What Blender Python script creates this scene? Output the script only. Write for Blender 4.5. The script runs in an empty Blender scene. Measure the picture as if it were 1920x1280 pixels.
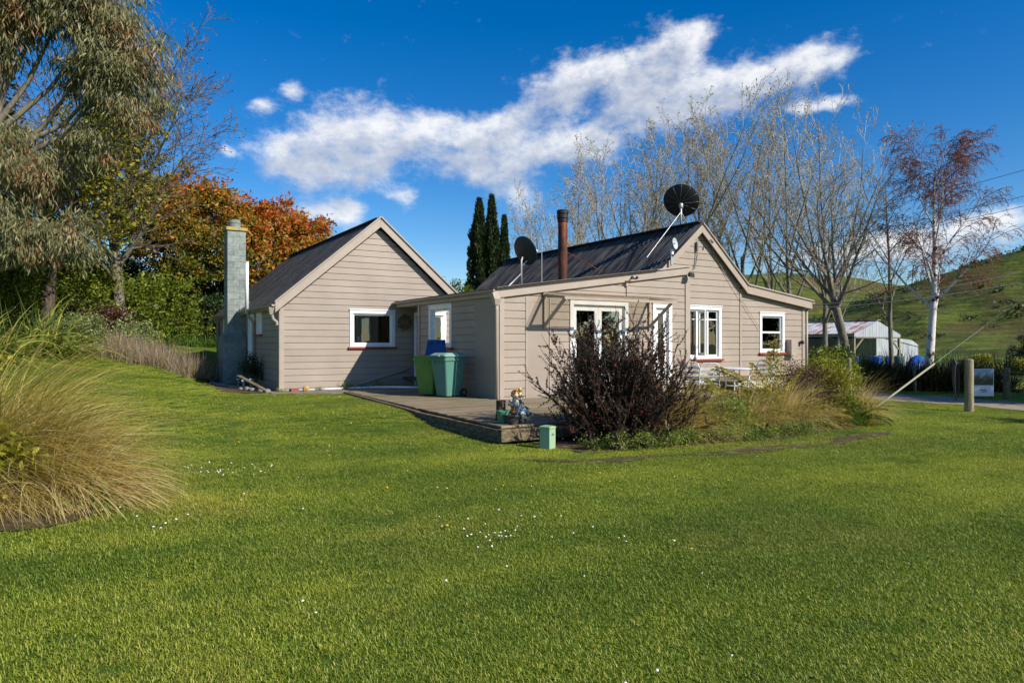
import bpy, bmesh, math, random
import numpy as np
from mathutils import Vector, Matrix, Quaternion
random.seed(7)
SC = bpy.context.scene
COL = SC.collection
R = math.radians

# ------------------------------------------------------------------ camera
cd = bpy.data.cameras.new('camera')
cam = bpy.data.objects.new('camera', cd)
COL.objects.link(cam)
cam.location = (0, 0, 1.5)
cam.rotation_euler = (R(90), 0, R(-31.77))
cd.sensor_width = 36
cd.lens = 24.375
cd.shift_y = 0.0026
cd.clip_start = 0.05
cd.clip_end = 9000
SC.camera = cam

# ------------------------------------------------------------------ world: clear sky with a broken band of cumulus
SUN_DIR = Vector((0.478, -1.0, 0.75)).normalized()      # towards the sun
SUN_EL = math.asin(SUN_DIR.z)
SUN_ROT = math.atan2(SUN_DIR.x, SUN_DIR.y)
world = bpy.data.worlds.new('World')
SC.world = world
world.use_nodes = True
WN, WL = world.node_tree.nodes, world.node_tree.links
WN.clear()


def nmath(N, L, op, a, b=None, c=None, clamp=False):
    n = N.new('ShaderNodeMath')
    n.operation = op
    n.use_clamp = clamp
    for i, v in enumerate((a, b, c)):
        if v is None:
            continue
        if isinstance(v, (int, float)):
            n.inputs[i].default_value = v
        else:
            L.new(v, n.inputs[i])
    return n.outputs[0]


# cloud banks as (azimuth, elevation, half width, half height) in degrees; the pattern goes on round the horizon
BANKS = [(-17.1, 14.6, 2.53, 1.57),
         (-13.8, 15.8, 3.37, 2.27),
         (-10.5, 16.6, 3.01, 1.89),
         (-14.7, 13.8, 3.77, 1.12),
         (-7.0, 16.6, 2.27, 1.04),
         (-5.1, 17.2, 1.31, 0.72),
         (-3.5, 14.2, 2.42, 0.91),
         (-1.3, 14.9, 2.12, 1.47),
         (0.7, 14.9, 1.59, 0.98),
         (-2.2, 16.5, 1.85, 1.13),
         (-0.2, 17.9, 1.59, 1.03),
         (5.7, 16.3, 2.86, 1.36),
         (4.0, 15.9, 1.75, 0.97),
         (7.5, 15.8, 1.64, 0.73),
         (3.1, 19.5, 1.75, 1.32),
         (5.1, 20.8, 2.0, 1.37),
         (7.0, 21.3, 1.56, 0.83),
         (9.6, 21.0, 1.96, 1.2),
         (11.7, 21.6, 2.1, 1.4),
         (13.6, 22.5, 1.74, 1.23),
         (15.1, 23.7, 1.39, 0.78),
         (10.0, 18.4, 2.21, 1.01),
         (12.6, 18.5, 2.74, 1.46),
         (15.5, 19.0, 2.66, 1.5),
         (18.3, 19.3, 2.43, 1.26),
         (21.0, 19.9, 2.12, 1.01),
         (23.3, 20.5, 1.76, 0.92),
         (25.1, 21.0, 1.22, 0.62),
         (-17.7, 19.1, 0.8, 0.52),
         (-19.9, 17.9, 0.63, 0.45),
         (-22.2, 14.5, 0.45, 0.34),
         (-15.9, 10.2, 2.64, 1.06),
         (-13.4, 10.6, 1.26, 0.58),
         (-9.0, 11.9, 1.12, 0.67),
         (0.4, 11.9, 1.85, 1.18),
         (22.6, 17.4, 1.85, 0.44),
         (25.3, 17.6, 1.28, 0.4),
         (35.3, 8.6, 1.72, 0.77),
         (26.9, 6.7, 6.26, 0.77),
         (31.6, 7.6, 4.55, 0.74)]
PERIOD = 90.0

grp = bpy.data.node_groups.new('cloud_density', 'ShaderNodeTree')
grp.interface.new_socket('Vector', in_out='INPUT', socket_type='NodeSocketVector')
grp.interface.new_socket('Density', in_out='OUTPUT', socket_type='NodeSocketFloat')
GN_, GL_ = grp.nodes, grp.links
gi, go = GN_.new('NodeGroupInput'), GN_.new('NodeGroupOutput')
sepv = GN_.new('ShaderNodeSeparateXYZ')
GL_.new(gi.outputs[0], sepv.inputs[0])
gx, gy, gz = sepv.outputs


def M_(op, a, b=None, c=None, clamp=False):
    return nmath(GN_, GL_, op, a, b, c, clamp)


az = M_('MULTIPLY', M_('ARCTAN2', gx, gy), 180 / math.pi)
az = M_('SUBTRACT', az, 31.77)
az = M_('SUBTRACT', M_('FLOORED_MODULO', M_('ADD', az, PERIOD / 2), PERIOD), PERIOD / 2)
el = M_('MULTIPLY', M_('ARCSINE', gz), 180 / math.pi)
tc = GN_.new('ShaderNodeCombineXYZ')
GL_.new(az, tc.inputs[0]); GL_.new(M_('MULTIPLY', el, 1.5), tc.inputs[1])
wn = GN_.new('ShaderNodeTexNoise')
wn.inputs['Scale'].default_value = 0.30
wn.inputs['Detail'].default_value = 3
GL_.new(tc.outputs[0], wn.inputs['Vector'])
wsep = GN_.new('ShaderNodeSeparateColor')
GL_.new(wn.outputs['Color'], wsep.inputs[0])
azw = M_('ADD', az, M_('MULTIPLY', M_('SUBTRACT', wsep.outputs[0], 0.5), 2.0))
elw = M_('ADD', el, M_('MULTIPLY', M_('SUBTRACT', wsep.outputs[1], 0.5), 1.6))
tot = None
for (a, e, w, h) in BANKS:
    dx = M_('MULTIPLY_ADD', azw, 1 / w, -a / w)
    dy = M_('MULTIPLY_ADD', elw, 1 / h, -e / h)
    r2 = M_('MULTIPLY_ADD', dx, dx, M_('MULTIPLY', dy, dy))
    g = M_('POWER', 2.718, M_('MULTIPLY', r2, -0.62))
    tot = g if tot is None else M_('ADD', tot, g)
tot = M_('MINIMUM', tot, 1.30)
fb = GN_.new('ShaderNodeTexNoise')
fb.inputs['Scale'].default_value = 0.50
fb.inputs['Detail'].default_value = 8
fb.inputs['Roughness'].default_value = 0.62
GL_.new(tc.outputs[0], fb.inputs['Vector'])
fb2 = GN_.new('ShaderNodeTexNoise')
fb2.inputs['Scale'].default_value = 1.9
fb2.inputs['Detail'].default_value = 6
fb2.inputs['Roughness'].default_value = 0.68
GL_.new(tc.outputs[0], fb2.inputs['Vector'])
dens = M_('ADD', tot, M_('MULTIPLY', M_('SUBTRACT', fb.outputs[0], 0.5), 1.9))
dens = M_('ADD', dens, M_('MULTIPLY', M_('SUBTRACT', fb2.outputs[0], 0.5), 0.55))
mr = GN_.new('ShaderNodeMapRange')
mr.interpolation_type = 'SMOOTHSTEP'
mr.inputs['From Min'].default_value = 0.24
mr.inputs['From Max'].default_value = 1.62
GL_.new(dens, mr.inputs['Value'])
GL_.new(mr.outputs[0], go.inputs[0])

wtc = WN.new('ShaderNodeTexCoord')
sky = WN.new('ShaderNodeTexSky')
sky.sky_type = 'NISHITA'
sky.sun_disc = False
sky.sun_elevation = SUN_EL
sky.sun_rotation = SUN_ROT
sky.altitude = 300
sky.air_density = 1.0
sky.dust_density = 0.25
sky.ozone_density = 3.0
hs = WN.new('ShaderNodeHueSaturation')
hs.inputs['Hue'].default_value = 0.508
hs.inputs['Saturation'].default_value = 1.45
hs.inputs['Value'].default_value = 0.98
WL.new(sky.outputs[0], hs.inputs['Color'])
c1 = WN.new('ShaderNodeGroup'); c1.node_tree = grp
c2 = WN.new('ShaderNodeGroup'); c2.node_tree = grp
WL.new(wtc.outputs['Generated'], c1.inputs[0])
off = WN.new('ShaderNodeVectorMath'); off.operation = 'ADD'
off.inputs[1].default_value = (0.026, -0.010, 0.034)      # a step from the cloud towards the sun
WL.new(wtc.outputs['Generated'], off.inputs[0])
nrm = WN.new('ShaderNodeVectorMath'); nrm.operation = 'NORMALIZE'
WL.new(off.outputs[0], nrm.inputs[0]); WL.new(nrm.outputs[0], c2.inputs[0])
lit = nmath(WN, WL, 'SUBTRACT', 1.0, nmath(WN, WL, 'MULTIPLY', c2.outputs[0], 0.95), clamp=True)
ccol = WN.new('ShaderNodeMix'); ccol.data_type = 'RGBA'
ccol.inputs['A'].default_value = (3.6, 4.0, 4.8, 1)
ccol.inputs['B'].default_value = (6.9, 6.95, 7.05, 1)
WL.new(lit, ccol.inputs['Factor'])
mixs = WN.new('ShaderNodeMix'); mixs.data_type = 'RGBA'
WL.new(nmath(WN, WL, 'MULTIPLY', c1.outputs[0], 0.96), mixs.inputs['Factor'])
WL.new(hs.outputs[0], mixs.inputs['A'])
WL.new(ccol.outputs['Result'], mixs.inputs['B'])
bg = WN.new('ShaderNodeBackground')
bg.inputs['Strength'].default_value = 0.10
WL.new(mixs.outputs['Result'], bg.inputs['Color'])
wo = WN.new('ShaderNodeOutputWorld')
WL.new(bg.outputs[0], wo.inputs[0])

# ------------------------------------------------------------------ sun and exposure
sl = bpy.data.lights.new('sun', 'SUN')
sl.energy = 4.4
sl.angle = R(0.53)
sl.color = (1.0, 0.94, 0.85)
sun = bpy.data.objects.new('sun', sl)
COL.objects.link(sun)
sun.location = (20, -30, 40)
sun.rotation_euler = (-SUN_DIR).to_track_quat('-Z', 'Y').to_euler()
vs = SC.view_settings
vs.view_transform = 'Standard'
vs.look = 'None'
vs.exposure = 0.5
vs.gamma = 1.0
vs.use_curve_mapping = False

# ------------------------------------------------------------------ helpers


def lin(r, g, b):
    f = lambda c: (c / 255 / 12.92) if c / 255 <= 0.04045 else ((c / 255 + 0.055) / 1.055) ** 2.4
    return (f(r), f(g), f(b), 1)


def tag(o, label=None, cat=None, group=None, kind=None):
    for k, v in (('label', label), ('category', cat), ('group', group), ('kind', kind)):
        if v:
            o[k] = v
    return o


def empty(name, loc=(0, 0, 0), rz=0.0, label=None, cat=None, group=None):
    o = bpy.data.objects.new(name, None)
    o.empty_display_size = 0.2
    COL.objects.link(o)
    o.location = loc
    o.rotation_euler = (0, 0, rz)
    return tag(o, label, cat, group)


def link(name, me, parent=None, world_space=True):
    """link a mesh; under an unrotated Empty a mesh authored in world space keeps its place"""
    o = bpy.data.objects.new(name, me)
    COL.objects.link(o)
    if parent is not None:
        o.parent = parent
        if world_space and parent.type == 'EMPTY':
            o.matrix_parent_inverse = Matrix.Translation(-Vector(parent.location))
    return o


def copy_tree(o, parent=None):
    c = o.copy()
    COL.objects.link(c)
    if parent is not None:
        c.parent = parent
    for ch in [x for x in bpy.data.objects if x.parent == o]:
        copy_tree(ch, c)
    return c


class MB:
    """collects shapes that make up ONE mesh"""

    def __init__(s):
        s.v = []; s.f = []

    def add(s, vs, fs):
        o = len(s.v)
        s.v += [tuple(p) for p in vs]
        s.f += [tuple(i + o for i in f) for f in fs]
        return s

    def hexa(s, p):      # 8 corners: bottom ring 0-3, top ring 4-7
        return s.add(p, [(0, 3, 2, 1), (4, 5, 6, 7), (0, 1, 5, 4), (1, 2, 6, 5), (2, 3, 7, 6), (3, 0, 4, 7)])

    def box(s, x0, x1, y0, y1, z0, z1):
        return s.hexa([(x0, y0, z0), (x1, y0, z0), (x1, y1, z0), (x0, y1, z0), (x0, y0, z1), (x1, y0, z1), (x1, y1, z1), (x0, y1, z1)])

    def bar(s, a, b, w, h, up=(0, 0, 1)):
        a, b = Vector(a), Vector(b)
        d = (b - a).normalized()
        u = Vector(up)
        sd = d.cross(u)
        if sd.length < 1e-4:
            sd = d.cross(Vector((1, 0, 0)))
        sd.normalize()
        u = sd.cross(d).normalized()
        sd *= w / 2; u *= h / 2
        return s.hexa([a - sd - u, a + sd - u, b + sd - u, b - sd - u, a - sd + u, a + sd + u, b + sd + u, b - sd + u])

    def tube(s, pts, rad, n=8, cap=True):
        pts = [Vector(p) for p in pts]
        if isinstance(rad, (int, float)):
            rad = [rad] * len(pts)
        o = len(s.v)
        ref = None
        for i, p in enumerate(pts):
            d = (pts[min(i + 1, len(pts) - 1)] - pts[max(i - 1, 0)]).normalized()
            if ref is None:
                ref = d.orthogonal().normalized()
            ref = (ref - d * ref.dot(d)).normalized()
            bn = d.cross(ref)
            for k in range(n):
                t = 2 * math.pi * k / n
                s.v.append(tuple(p + (ref * math.cos(t) + bn * math.sin(t)) * rad[i]))
        for i in range(len(pts) - 1):
            for k in range(n):
                a, b = o + i * n + k, o + i * n + (k + 1) % n
                s.f.append((a, b, b + n, a + n))
        if cap:
            s.f.append(tuple(o + k for k in range(n))[::-1])
            s.f.append(tuple(o + (len(pts) - 1) * n + k for k in range(n)))
        return s

    def lathe(s, c, prof, n=16, axis=None):
        """prof: (radius, height) pairs about c along axis"""
        c = Vector(c)
        q = Vector((0, 0, 1)).rotation_difference(Vector(axis)) if axis is not None else Quaternion()
        o = len(s.v)
        for r, h in prof:
            for k in range(n):
                t = 2 * math.pi * k / n
                s.v.append(tuple(c + q @ Vector((r * math.cos(t), r * math.sin(t), h))))
        for i in range(len(prof) - 1):
            for k in range(n):
                a, b = o + i * n + k, o + i * n + (k + 1) % n
                s.f.append((a, b, b + n, a + n))
        s.f.append(tuple(o + k for k in range(n))[::-1])
        s.f.append(tuple(o + (len(prof) - 1) * n + k for k in range(n)))
        return s

    def ball(s, c, r, n=12, m=8, sc=(1, 1, 1)):
        prof = [(max(1e-3, math.sin(math.pi * i / m)) * r, -math.cos(math.pi * i / m) * r) for i in range(m + 1)]
        o = len(s.v)
        s.lathe((0, 0, 0), prof, n)
        for i in range(o, len(s.v)):
            v = s.v[i]
            s.v[i] = (c[0] + v[0] * sc[0], c[1] + v[1] * sc[1], c[2] + v[2] * sc[2])
        return s

    def mesh(s, name, mat=None, smooth=False):
        me = bpy.data.meshes.new(name)
        me.from_pydata(s.v, [], s.f)
        if mat:
            me.materials.append(mat)
        if smooth:
            me.shade_smooth()
        me.update()
        return me

    def build(s, name, mat=None, parent=None, smooth=False, bevel=0.0, world_space=True, auto=False):
        o = link(name, s.mesh(name, mat, smooth), parent, world_space)
        if bevel:
            b = o.modifiers.new('bevel', 'BEVEL')
            b.width = bevel; b.segments = 2; b.limit_method = 'ANGLE'
        return o


def np_mesh(name, V, F, mat=None, attrs=None, smooth=False):
    """V (n,3); F (m,k) with one k"""
    V = np.asarray(V, np.float32); F = np.asarray(F, np.int32)
    me = bpy.data.meshes.new(name)
    k = F.shape[1]
    me.vertices.add(len(V)); me.vertices.foreach_set('co', V.ravel())
    me.loops.add(F.size); me.loops.foreach_set('vertex_index', F.ravel())
    me.polygons.add(len(F)); me.polygons.foreach_set('loop_start', np.arange(0, F.size, k, dtype=np.int32))
    if smooth:
        me.polygons.foreach_set('use_smooth', np.ones(len(F), bool))
    for an, av in (attrs or {}).items():
        at = me.attributes.new(an, 'FLOAT', 'POINT')
        at.data.foreach_set('value', np.asarray(av, np.float32))
    if mat:
        me.materials.append(mat)
    me.update(calc_edges=True)
    return me


# ------------------------------------------------------------------ materials


class NT:
    def __init__(s, name):
        s.m = bpy.data.materials.new(name)
        s.m.use_nodes = True
        s.N, s.L = s.m.node_tree.nodes, s.m.node_tree.links
        s.N.clear()
        s.out = s.N.new('ShaderNodeOutputMaterial')
        s._pos = None

    def new(s, t, **kw):
        n = s.N.new('ShaderNode' + t)
        for k, v in kw.items():
            if k in n.inputs:
                s.put(n.inputs[k], v)
            else:
                setattr(n, k, v)
        return n

    def put(s, sock, v):
        if isinstance(v, bpy.types.NodeSocket):
            s.L.new(v, sock)
        else:
            sock.default_value = v

    def pos(s):
        if s._pos is None:
            s._pos = s.new('NewGeometry').outputs['Position']
        return s._pos

    def coord(s, kind='Object'):
        return s.new('TexCoord').outputs[kind]

    def noise(s, scale, detail=4, rough=0.55, vec=None, out='Fac', dist=0.0):
        n = s.new('TexNoise')
        n.inputs['Scale'].default_value = scale
        n.inputs['Detail'].default_value = detail
        n.inputs['Roughness'].default_value = rough
        n.inputs['Distortion'].default_value = dist
        s.L.new(vec if vec is not None else s.pos(), n.inputs['Vector'])
        return n.outputs[out]

    def scaled(s, vec, sc):
        n = s.new('VectorMath', operation='MULTIPLY')
        s.L.new(vec, n.inputs[0]); n.inputs[1].default_value = sc
        return n.outputs[0]

    def math(s, op, a, b=None, c=None, clamp=False):
        return nmath(s.N, s.L, op, a, b, c, clamp)

    def rng(s, v, a, b, c=0.0, d=1.0, smooth=True):
        n = s.new('MapRange')
        if smooth:
            n.interpolation_type = 'SMOOTHSTEP'
        for k, x in (('From Min', a), ('From Max', b), ('To Min', c), ('To Max', d)):
            n.inputs[k].default_value = x
        s.L.new(v, n.inputs['Value'])
        return n.outputs[0]

    def ramp(s, v, stops):
        n = s.new('ValToRGB')
        e = n.color_ramp.elements
        while len(e) < len(stops):
            e.new(0.5)
        for i, (p, c) in enumerate(stops):
            e[i].position = p; e[i].color = c
        s.L.new(v, n.inputs[0])
        return n.outputs[0]

    def mix(s, f, a, b, mode='MIX'):
        n = s.new('Mix', data_type='RGBA', blend_type=mode)
        s.put(n.inputs['Factor'], f); s.put(n.inputs['A'], a); s.put(n.inputs['B'], b)
        return n.outputs['Result']

    def bump(s, h, strength=0.3, dist=0.01):
        n = s.new('Bump')
        n.inputs['Strength'].default_value = strength
        n.inputs['Distance'].default_value = dist
        s.L.new(h, n.inputs['Height'])
        return n.outputs[0]

    def bsdf(s, color, rough=0.6, metal=0.0, normal=None, spec=0.5, **kw):
        b = s.new('BsdfPrincipled')
        s.put(b.inputs['Base Color'], color); s.put(b.inputs['Roughness'], rough); s.put(b.inputs['Metallic'], metal)
        b.inputs['Specular IOR Level'].default_value = spec
        if normal is not None:
            s.L.new(normal, b.inputs['Normal'])
        for k, v in kw.items():
            s.put(b.inputs[k], v)
        return b.outputs[0]

    def end(s, sh, disp=None):
        s.L.new(sh, s.out.inputs['Surface'])
        return s.m


def sc4(c, f):
    return (c[0] * f, c[1] * f, c[2] * f, 1)


def plain(name, col, rough=0.55, metal=0.0, var=0.12, scale=3.0, bump=0.0, bscale=60, spec=0.5, objvar=0.0):
    t = NT(name)
    c = t.mix(t.rng(t.noise(scale, 6, 0.65), 0.3, 0.7), sc4(col, 1 - var), sc4(col, 1 + var))
    if objvar:
        r = t.new('ObjectInfo').outputs['Random']
        c = t.mix(1.0, c, t.mix(r, (1 - objvar,) * 3 + (1,), (1 + objvar,) * 3 + (1,)), 'MULTIPLY')
    n = t.bump(t.noise(bscale, 4), bump, 0.01) if bump else None
    return t.end(t.bsdf(c, rough, metal, n, spec))


def leafmat(name, stops, trans=0.35, rough=0.5, spec=0.35, patch=0.0):
    """colour of each leaf from its own random 'tint'"""
    t = NT(name)
    a = t.new('Attribute', attribute_name='tint').outputs['Fac']
    if patch:
        a = t.math('ADD', a, t.math('MULTIPLY', t.math('SUBTRACT', t.noise(patch, 3), 0.5), 0.9), clamp=True)
    c = t.ramp(a, stops)
    b = t.bsdf(c, rough, 0, None, spec)
    tr = t.new('BsdfTranslucent')
    t.L.new(t.mix(1.0, c, (1.25, 1.3, 0.7, 1), 'MULTIPLY'), tr.inputs['Color'])
    mx = t.new('MixShader')
    mx.inputs[0].default_value = trans
    t.L.new(b, mx.inputs[1]); t.L.new(tr.outputs[0], mx.inputs[2])
    return t.end(mx.outputs[0])


M = {}
# painted timber walls: taupe with a slight board-to-board difference and soft weathering
t = NT('taupe_paint')
base = lin(160, 146, 131)
wv = t.noise(1.1, 5, 0.6)
fine = t.noise(34, 4, 0.6, t.scaled(t.pos(), (0.12, 0.12, 1.0)))
c = t.mix(t.rng(wv, 0.3, 0.72), sc4(base, 0.90), sc4(base, 1.06))
c = t.mix(t.math('MULTIPLY', t.rng(fine, 0.55, 0.8), 0.25), c, sc4(base, 0.74))
rnd = t.new('ObjectInfo').outputs['Random']
c = t.mix(1.0, c, t.mix(rnd, (0.94, 0.94, 0.94, 1), (1.05, 1.05, 1.05, 1)), 'MULTIPLY')
M['wall'] = t.end(t.bsdf(c, 0.55, 0, t.bump(fine, 0.25, 0.004), 0.4))
M['trim'] = plain('taupe_trim_paint', lin(163, 149, 134), 0.5, 0, 0.07, 2.0, 0.12, 50)
M['panel'] = plain('taupe_panel_paint', lin(152, 138, 123), 0.6, 0, 0.06, 1.2, 0.05, 30)
M['white'] = plain('white_gloss_paint', (0.78, 0.78, 0.76, 1), 0.35, 0, 0.05, 5.0, 0.08, 40)
M['red'] = plain('red_oxide_paint', lin(150, 52, 34), 0.5, 0, 0.12, 8)
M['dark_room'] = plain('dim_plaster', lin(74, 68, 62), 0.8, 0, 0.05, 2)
M['curtain'] = plain('net_curtain', lin(190, 186, 178), 0.9, 0, 0.1, 12)
M['black'] = plain('black_plastic', (0.018, 0.018, 0.02, 1), 0.45, 0, 0.1, 5)
M['steel'] = plain('galvanised_steel', lin(165, 168, 170), 0.4, 0.7, 0.1, 9)
M['white_plastic'] = plain('white_plastic', (0.72, 0.73, 0.74, 1), 0.4, 0, 0.04, 6)
M['lead'] = plain('lead_flashing', lin(120, 122, 124), 0.55, 0.3, 0.12, 6)

t = NT('window_glass')
fr = t.new('Fresnel', IOR=1.5).outputs[0]
gl = t.new('BsdfGlossy', Roughness=0.015); gl.inputs['Color'].default_value = (1, 1, 1, 1)
wob = t.bump(t.noise(2.2, 2), 0.06, 0.02)
t.L.new(wob, gl.inputs['Normal'])
tp = t.new('BsdfTransparent'); tp.inputs['Color'].default_value = (0.72, 0.75, 0.74, 1)
ms = t.new('MixShader')
t.L.new(t.math('ADD', t.math('MULTIPLY', fr, 1.6), 0.03, clamp=True), ms.inputs[0])
t.L.new(tp.outputs[0], ms.inputs[1]); t.L.new(gl.outputs[0], ms.inputs[2])
M['glass'] = t.end(ms.outputs[0])

# dark corrugated steel roof: aged paint, dusty streaks down the slope with ridge shading painted into their contrast
t = NT('charcoal_roof_steel')
st = t.noise(9, 5, 0.6, t.scaled(t.pos(), (0.12, 1.0, 0.12)))
c = t.mix(t.rng(st, 0.35, 0.75), lin(40, 39, 39), lin(98, 95, 92))
c = t.mix(t.rng(t.noise(1.3, 6), 0.55, 0.75), c, lin(66, 63, 62))
rn = t.new('ObjectInfo').outputs['Random']
c = t.mix(1.0, c, t.mix(rn, (0.8, 0.8, 0.8, 1), (1.18, 1.18, 1.18, 1)), 'MULTIPLY')
M['roof'] = t.end(t.bsdf(c, 0.6, 0.0, t.bump(t.noise(40, 3), 0.1, 0.005), 0.25))
t = NT('weathered_membrane_roof')
c = t.mix(t.rng(t.noise(2.5, 7, 0.7), 0.3, 0.7), lin(66, 62, 58), lin(100, 95, 88))
c = t.mix(t.rng(t.noise(14, 6, 0.75), 0.66, 0.74), c, lin(132, 130, 104))
M['roof_old'] = t.end(t.bsdf(c, 0.75, 0, t.bump(t.noise(70, 5, 0.7), 0.5, 0.01), 0.12))
t = NT('corrugated_awning_sheet')
c = t.mix(t.rng(t.noise(5, 5), 0.3, 0.7), lin(176, 164, 140), lin(205, 196, 174))
d_ = t.bsdf(c, 0.5, 0)
tp = t.new('BsdfTransparent'); tp.inputs['Color'].default_value = (0.95, 0.9, 0.8, 1)
ms = t.new('MixShader'); ms.inputs[0].default_value = 0.70
t.L.new(d_, ms.inputs[1]); t.L.new(tp.outputs[0], ms.inputs[2])
M['awning'] = t.end(ms.outputs[0])

t = NT('rusty_flue_steel')
n1 = t.noise(3.5, 7, 0.7, t.scaled(t.pos(), (1, 1, 0.35)))
c = t.ramp(n1, [(0.30, lin(34, 24, 22)), (0.48, lin(88, 46, 30)), (0.62, lin(150, 74, 36)), (0.8, lin(84, 50, 38))])
M['rust'] = t.end(t.bsdf(c, 0.7, 0.2, t.bump(n1, 0.3, 0.01)))

t = NT('grey_concrete_block')
n1 = t.noise(7, 7, 0.7); n2 = t.noise(1.2, 4)
c = t.mix(t.rng(n1, 0.3, 0.7), lin(120, 128, 122), lin(150, 158, 150))
c = t.mix(t.rng(n2, 0.5, 0.7), c, lin(116, 120, 116))
rn = t.new('ObjectInfo').outputs['Random']
c = t.mix(1.0, c, t.mix(rn, (0.84, 0.84, 0.85, 1), (1.10, 1.10, 1.09, 1)), 'MULTIPLY')
M['block'] = t.end(t.bsdf(c, 0.9, 0, t.bump(t.noise(90, 4, 0.7), 0.5, 0.006), 0.25))
M['mortar'] = plain('mortar', lin(104, 110, 104), 0.95, 0, 0.1, 20)
t = NT('lichen_concrete')
c = t.mix(t.rng(t.noise(9, 6, 0.7), 0.42, 0.58), lin(140, 140, 128), lin(196, 160, 52))
M['lichen'] = t.end(t.bsdf(c, 0.9, 0, t.bump(t.noise(60, 4), 0.5, 0.01), 0.2))

# weathered decking
t = NT('weathered_decking')
g1 = t.noise(26, 6, 0.65, t.scaled(t.coord('Object'), (0.07, 1.0, 1.0)))
c = t.mix(t.rng(g1, 0.3, 0.75), lin(116, 102, 80), lin(154, 138, 112))
c = t.mix(t.rng(t.noise(0.9, 5), 0.52, 0.7), c, lin(112, 108, 78))
rn = t.new('ObjectInfo').outputs['Random']
c = t.mix(1.0, c, t.mix(rn, (0.78, 0.78, 0.78, 1), (1.12, 1.1, 1.06, 1)), 'MULTIPLY')
M['deck'] = t.end(t.bsdf(c, 0.85, 0, t.bump(g1, 0.5, 0.006), 0.25))
t = NT('old_sleeper_timber')
g1 = t.noise(14, 7, 0.7, t.scaled(t.pos(), (0.6, 0.6, 1.6)))
c = t.mix(t.rng(g1, 0.3, 0.7), lin(70, 60, 46), lin(134, 120, 92))
M['sleeper'] = t.end(t.bsdf(c, 0.9, 0, t.bump(g1, 0.8, 0.02), 0.2))
t = NT('grey_fence_post_timber')
g1 = t.noise(16, 6, 0.7, t.scaled(t.pos(), (1.5, 1.5, 0.12)))
c = t.mix(t.rng(g1, 0.3, 0.7), lin(110, 100, 76), lin(168, 156, 122))
M['post'] = t.end(t.bsdf(c, 0.9, 0, t.bump(g1, 0.6, 0.015), 0.2))
M['concrete'] = plain('path_concrete', lin(128, 118, 104), 0.9, 0, 0.22, 4, 0.4, 60, 0.2)


def barkmat(name, a, b, scale=6, lichen=None, vert=(1.6, 1.6, 0.35)):
    t = NT(name)
    n1 = t.noise(scale, 7, 0.7, t.scaled(t.pos(), vert))
    c = t.mix(t.rng(n1, 0.32, 0.68), a, b)
    if lichen:
        c = t.mix(t.rng(t.noise(2.6, 6, 0.7), 0.5, 0.62), c, lichen)
    return t.end(t.bsdf(c, 0.9, 0, t.bump(n1, 0.7, 0.02), 0.2))


M['bark'] = barkmat('brown_bark', lin(62, 52, 44), lin(112, 98, 82))
M['bark_grey'] = barkmat('grey_bark', lin(84, 78, 70), lin(142, 134, 120), 6, lin(126, 118, 84))
M['bark_pale'] = barkmat('pale_poplar_bark', lin(150, 140, 124), lin(206, 198, 180), 5)
M['bark_birch'] = barkmat('silver_birch_bark', lin(206, 202, 194), lin(226, 222, 214), 9, lin(52, 46, 44), (1.0, 1.0, 2.2))
M['twig_red'] = barkmat('red_brown_twig', lin(92, 58, 48), lin(128, 86, 70))
# ------------------------------------------------------------------ terrain


def sstep(a, b, x):
    t = np.clip((np.asarray(x, float) - a) / (b - a), 0, 1)
    return t * t * (3 - 2 * t)


def spl(q, k=0.04):
    return 0.5 * (q + np.sqrt(q * q + k))


def hgt(x, y):
    """height of the ground: flat by the house, a bank rising behind it on one side, falling to the drive on the other"""
    x = np.asarray(x, float); y = np.asarray(y, float)
    q = 0.046 * (y - 15) + 0.131 * (4 - x)
    q = spl(q) - 0.03 + 0.08 * spl(y - 29, 4.0) * (1 - sstep(9, 16, x))
    q = 3.2 * np.tanh(q / 3.2)
    dx = np.maximum(np.maximum(4.0 - x, 0), x - 20.0)
    dy = np.maximum(np.maximum(13.0 - y, 0), y - 30.0)
    w = 1 - sstep(0, 2.2, np.hypot(dx, dy))
    q = q * (1 - w) + (0.12 + 0.07 * (1 - sstep(7, 9, x))) * w
    q = q * (1 - sstep(14, 24, x) * 0.9)
    q = q - 0.32 * sstep(11, 22, x) - 0.5 * sstep(25, 60, x) - 1.4 * sstep(60, 220, x)
    q = q + 0.018 * np.sin(x * 1.3 + 0.7 * y) * np.sin(0.9 * y - 0.5 * x) * (1 - w)
    return q


def H(x, y):
    return float(hgt(x, y))


# grass-covered ground: one sheet out to the horizon, finer near the house
t = NT('lawn_ground')
big = t.noise(0.16, 4, 0.55)
mid = t.noise(1.1, 5, 0.6)
fin = t.noise(22, 6, 0.75)
c = t.mix(t.rng(mid, 0.3, 0.7), lin(88, 112, 32), lin(124, 140, 46))
c = t.mix(t.math('MULTIPLY', t.rng(big, 0.52, 0.72), 0.6), c, lin(146, 146, 62))
c = t.mix(t.math('MULTIPLY', t.rng(fin, 0.35, 0.7), 0.55), lin(70, 92, 26), c)
M['lawn'] = t.end(t.bsdf(c, 0.9, 0, t.bump(fin, 0.8, 0.05), 0.15))
rad = np.concatenate([[0.0], np.linspace(1.0, 46, 92), np.geomspace(48, 6000, 46)])
na = 288
ang = np.linspace(0, 2 * np.pi, na, endpoint=False)
RR, AA = np.meshgrid(rad, ang, indexing='ij')
GX, GY = RR * np.cos(AA), RR * np.sin(AA)
V = np.stack([GX, GY, hgt(GX, GY)], -1).reshape(-1, 3)
i, j = np.meshgrid(np.arange(len(rad) - 1), np.arange(na), indexing='ij')
a = i * na + j; b = i * na + (j + 1) % na
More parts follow.
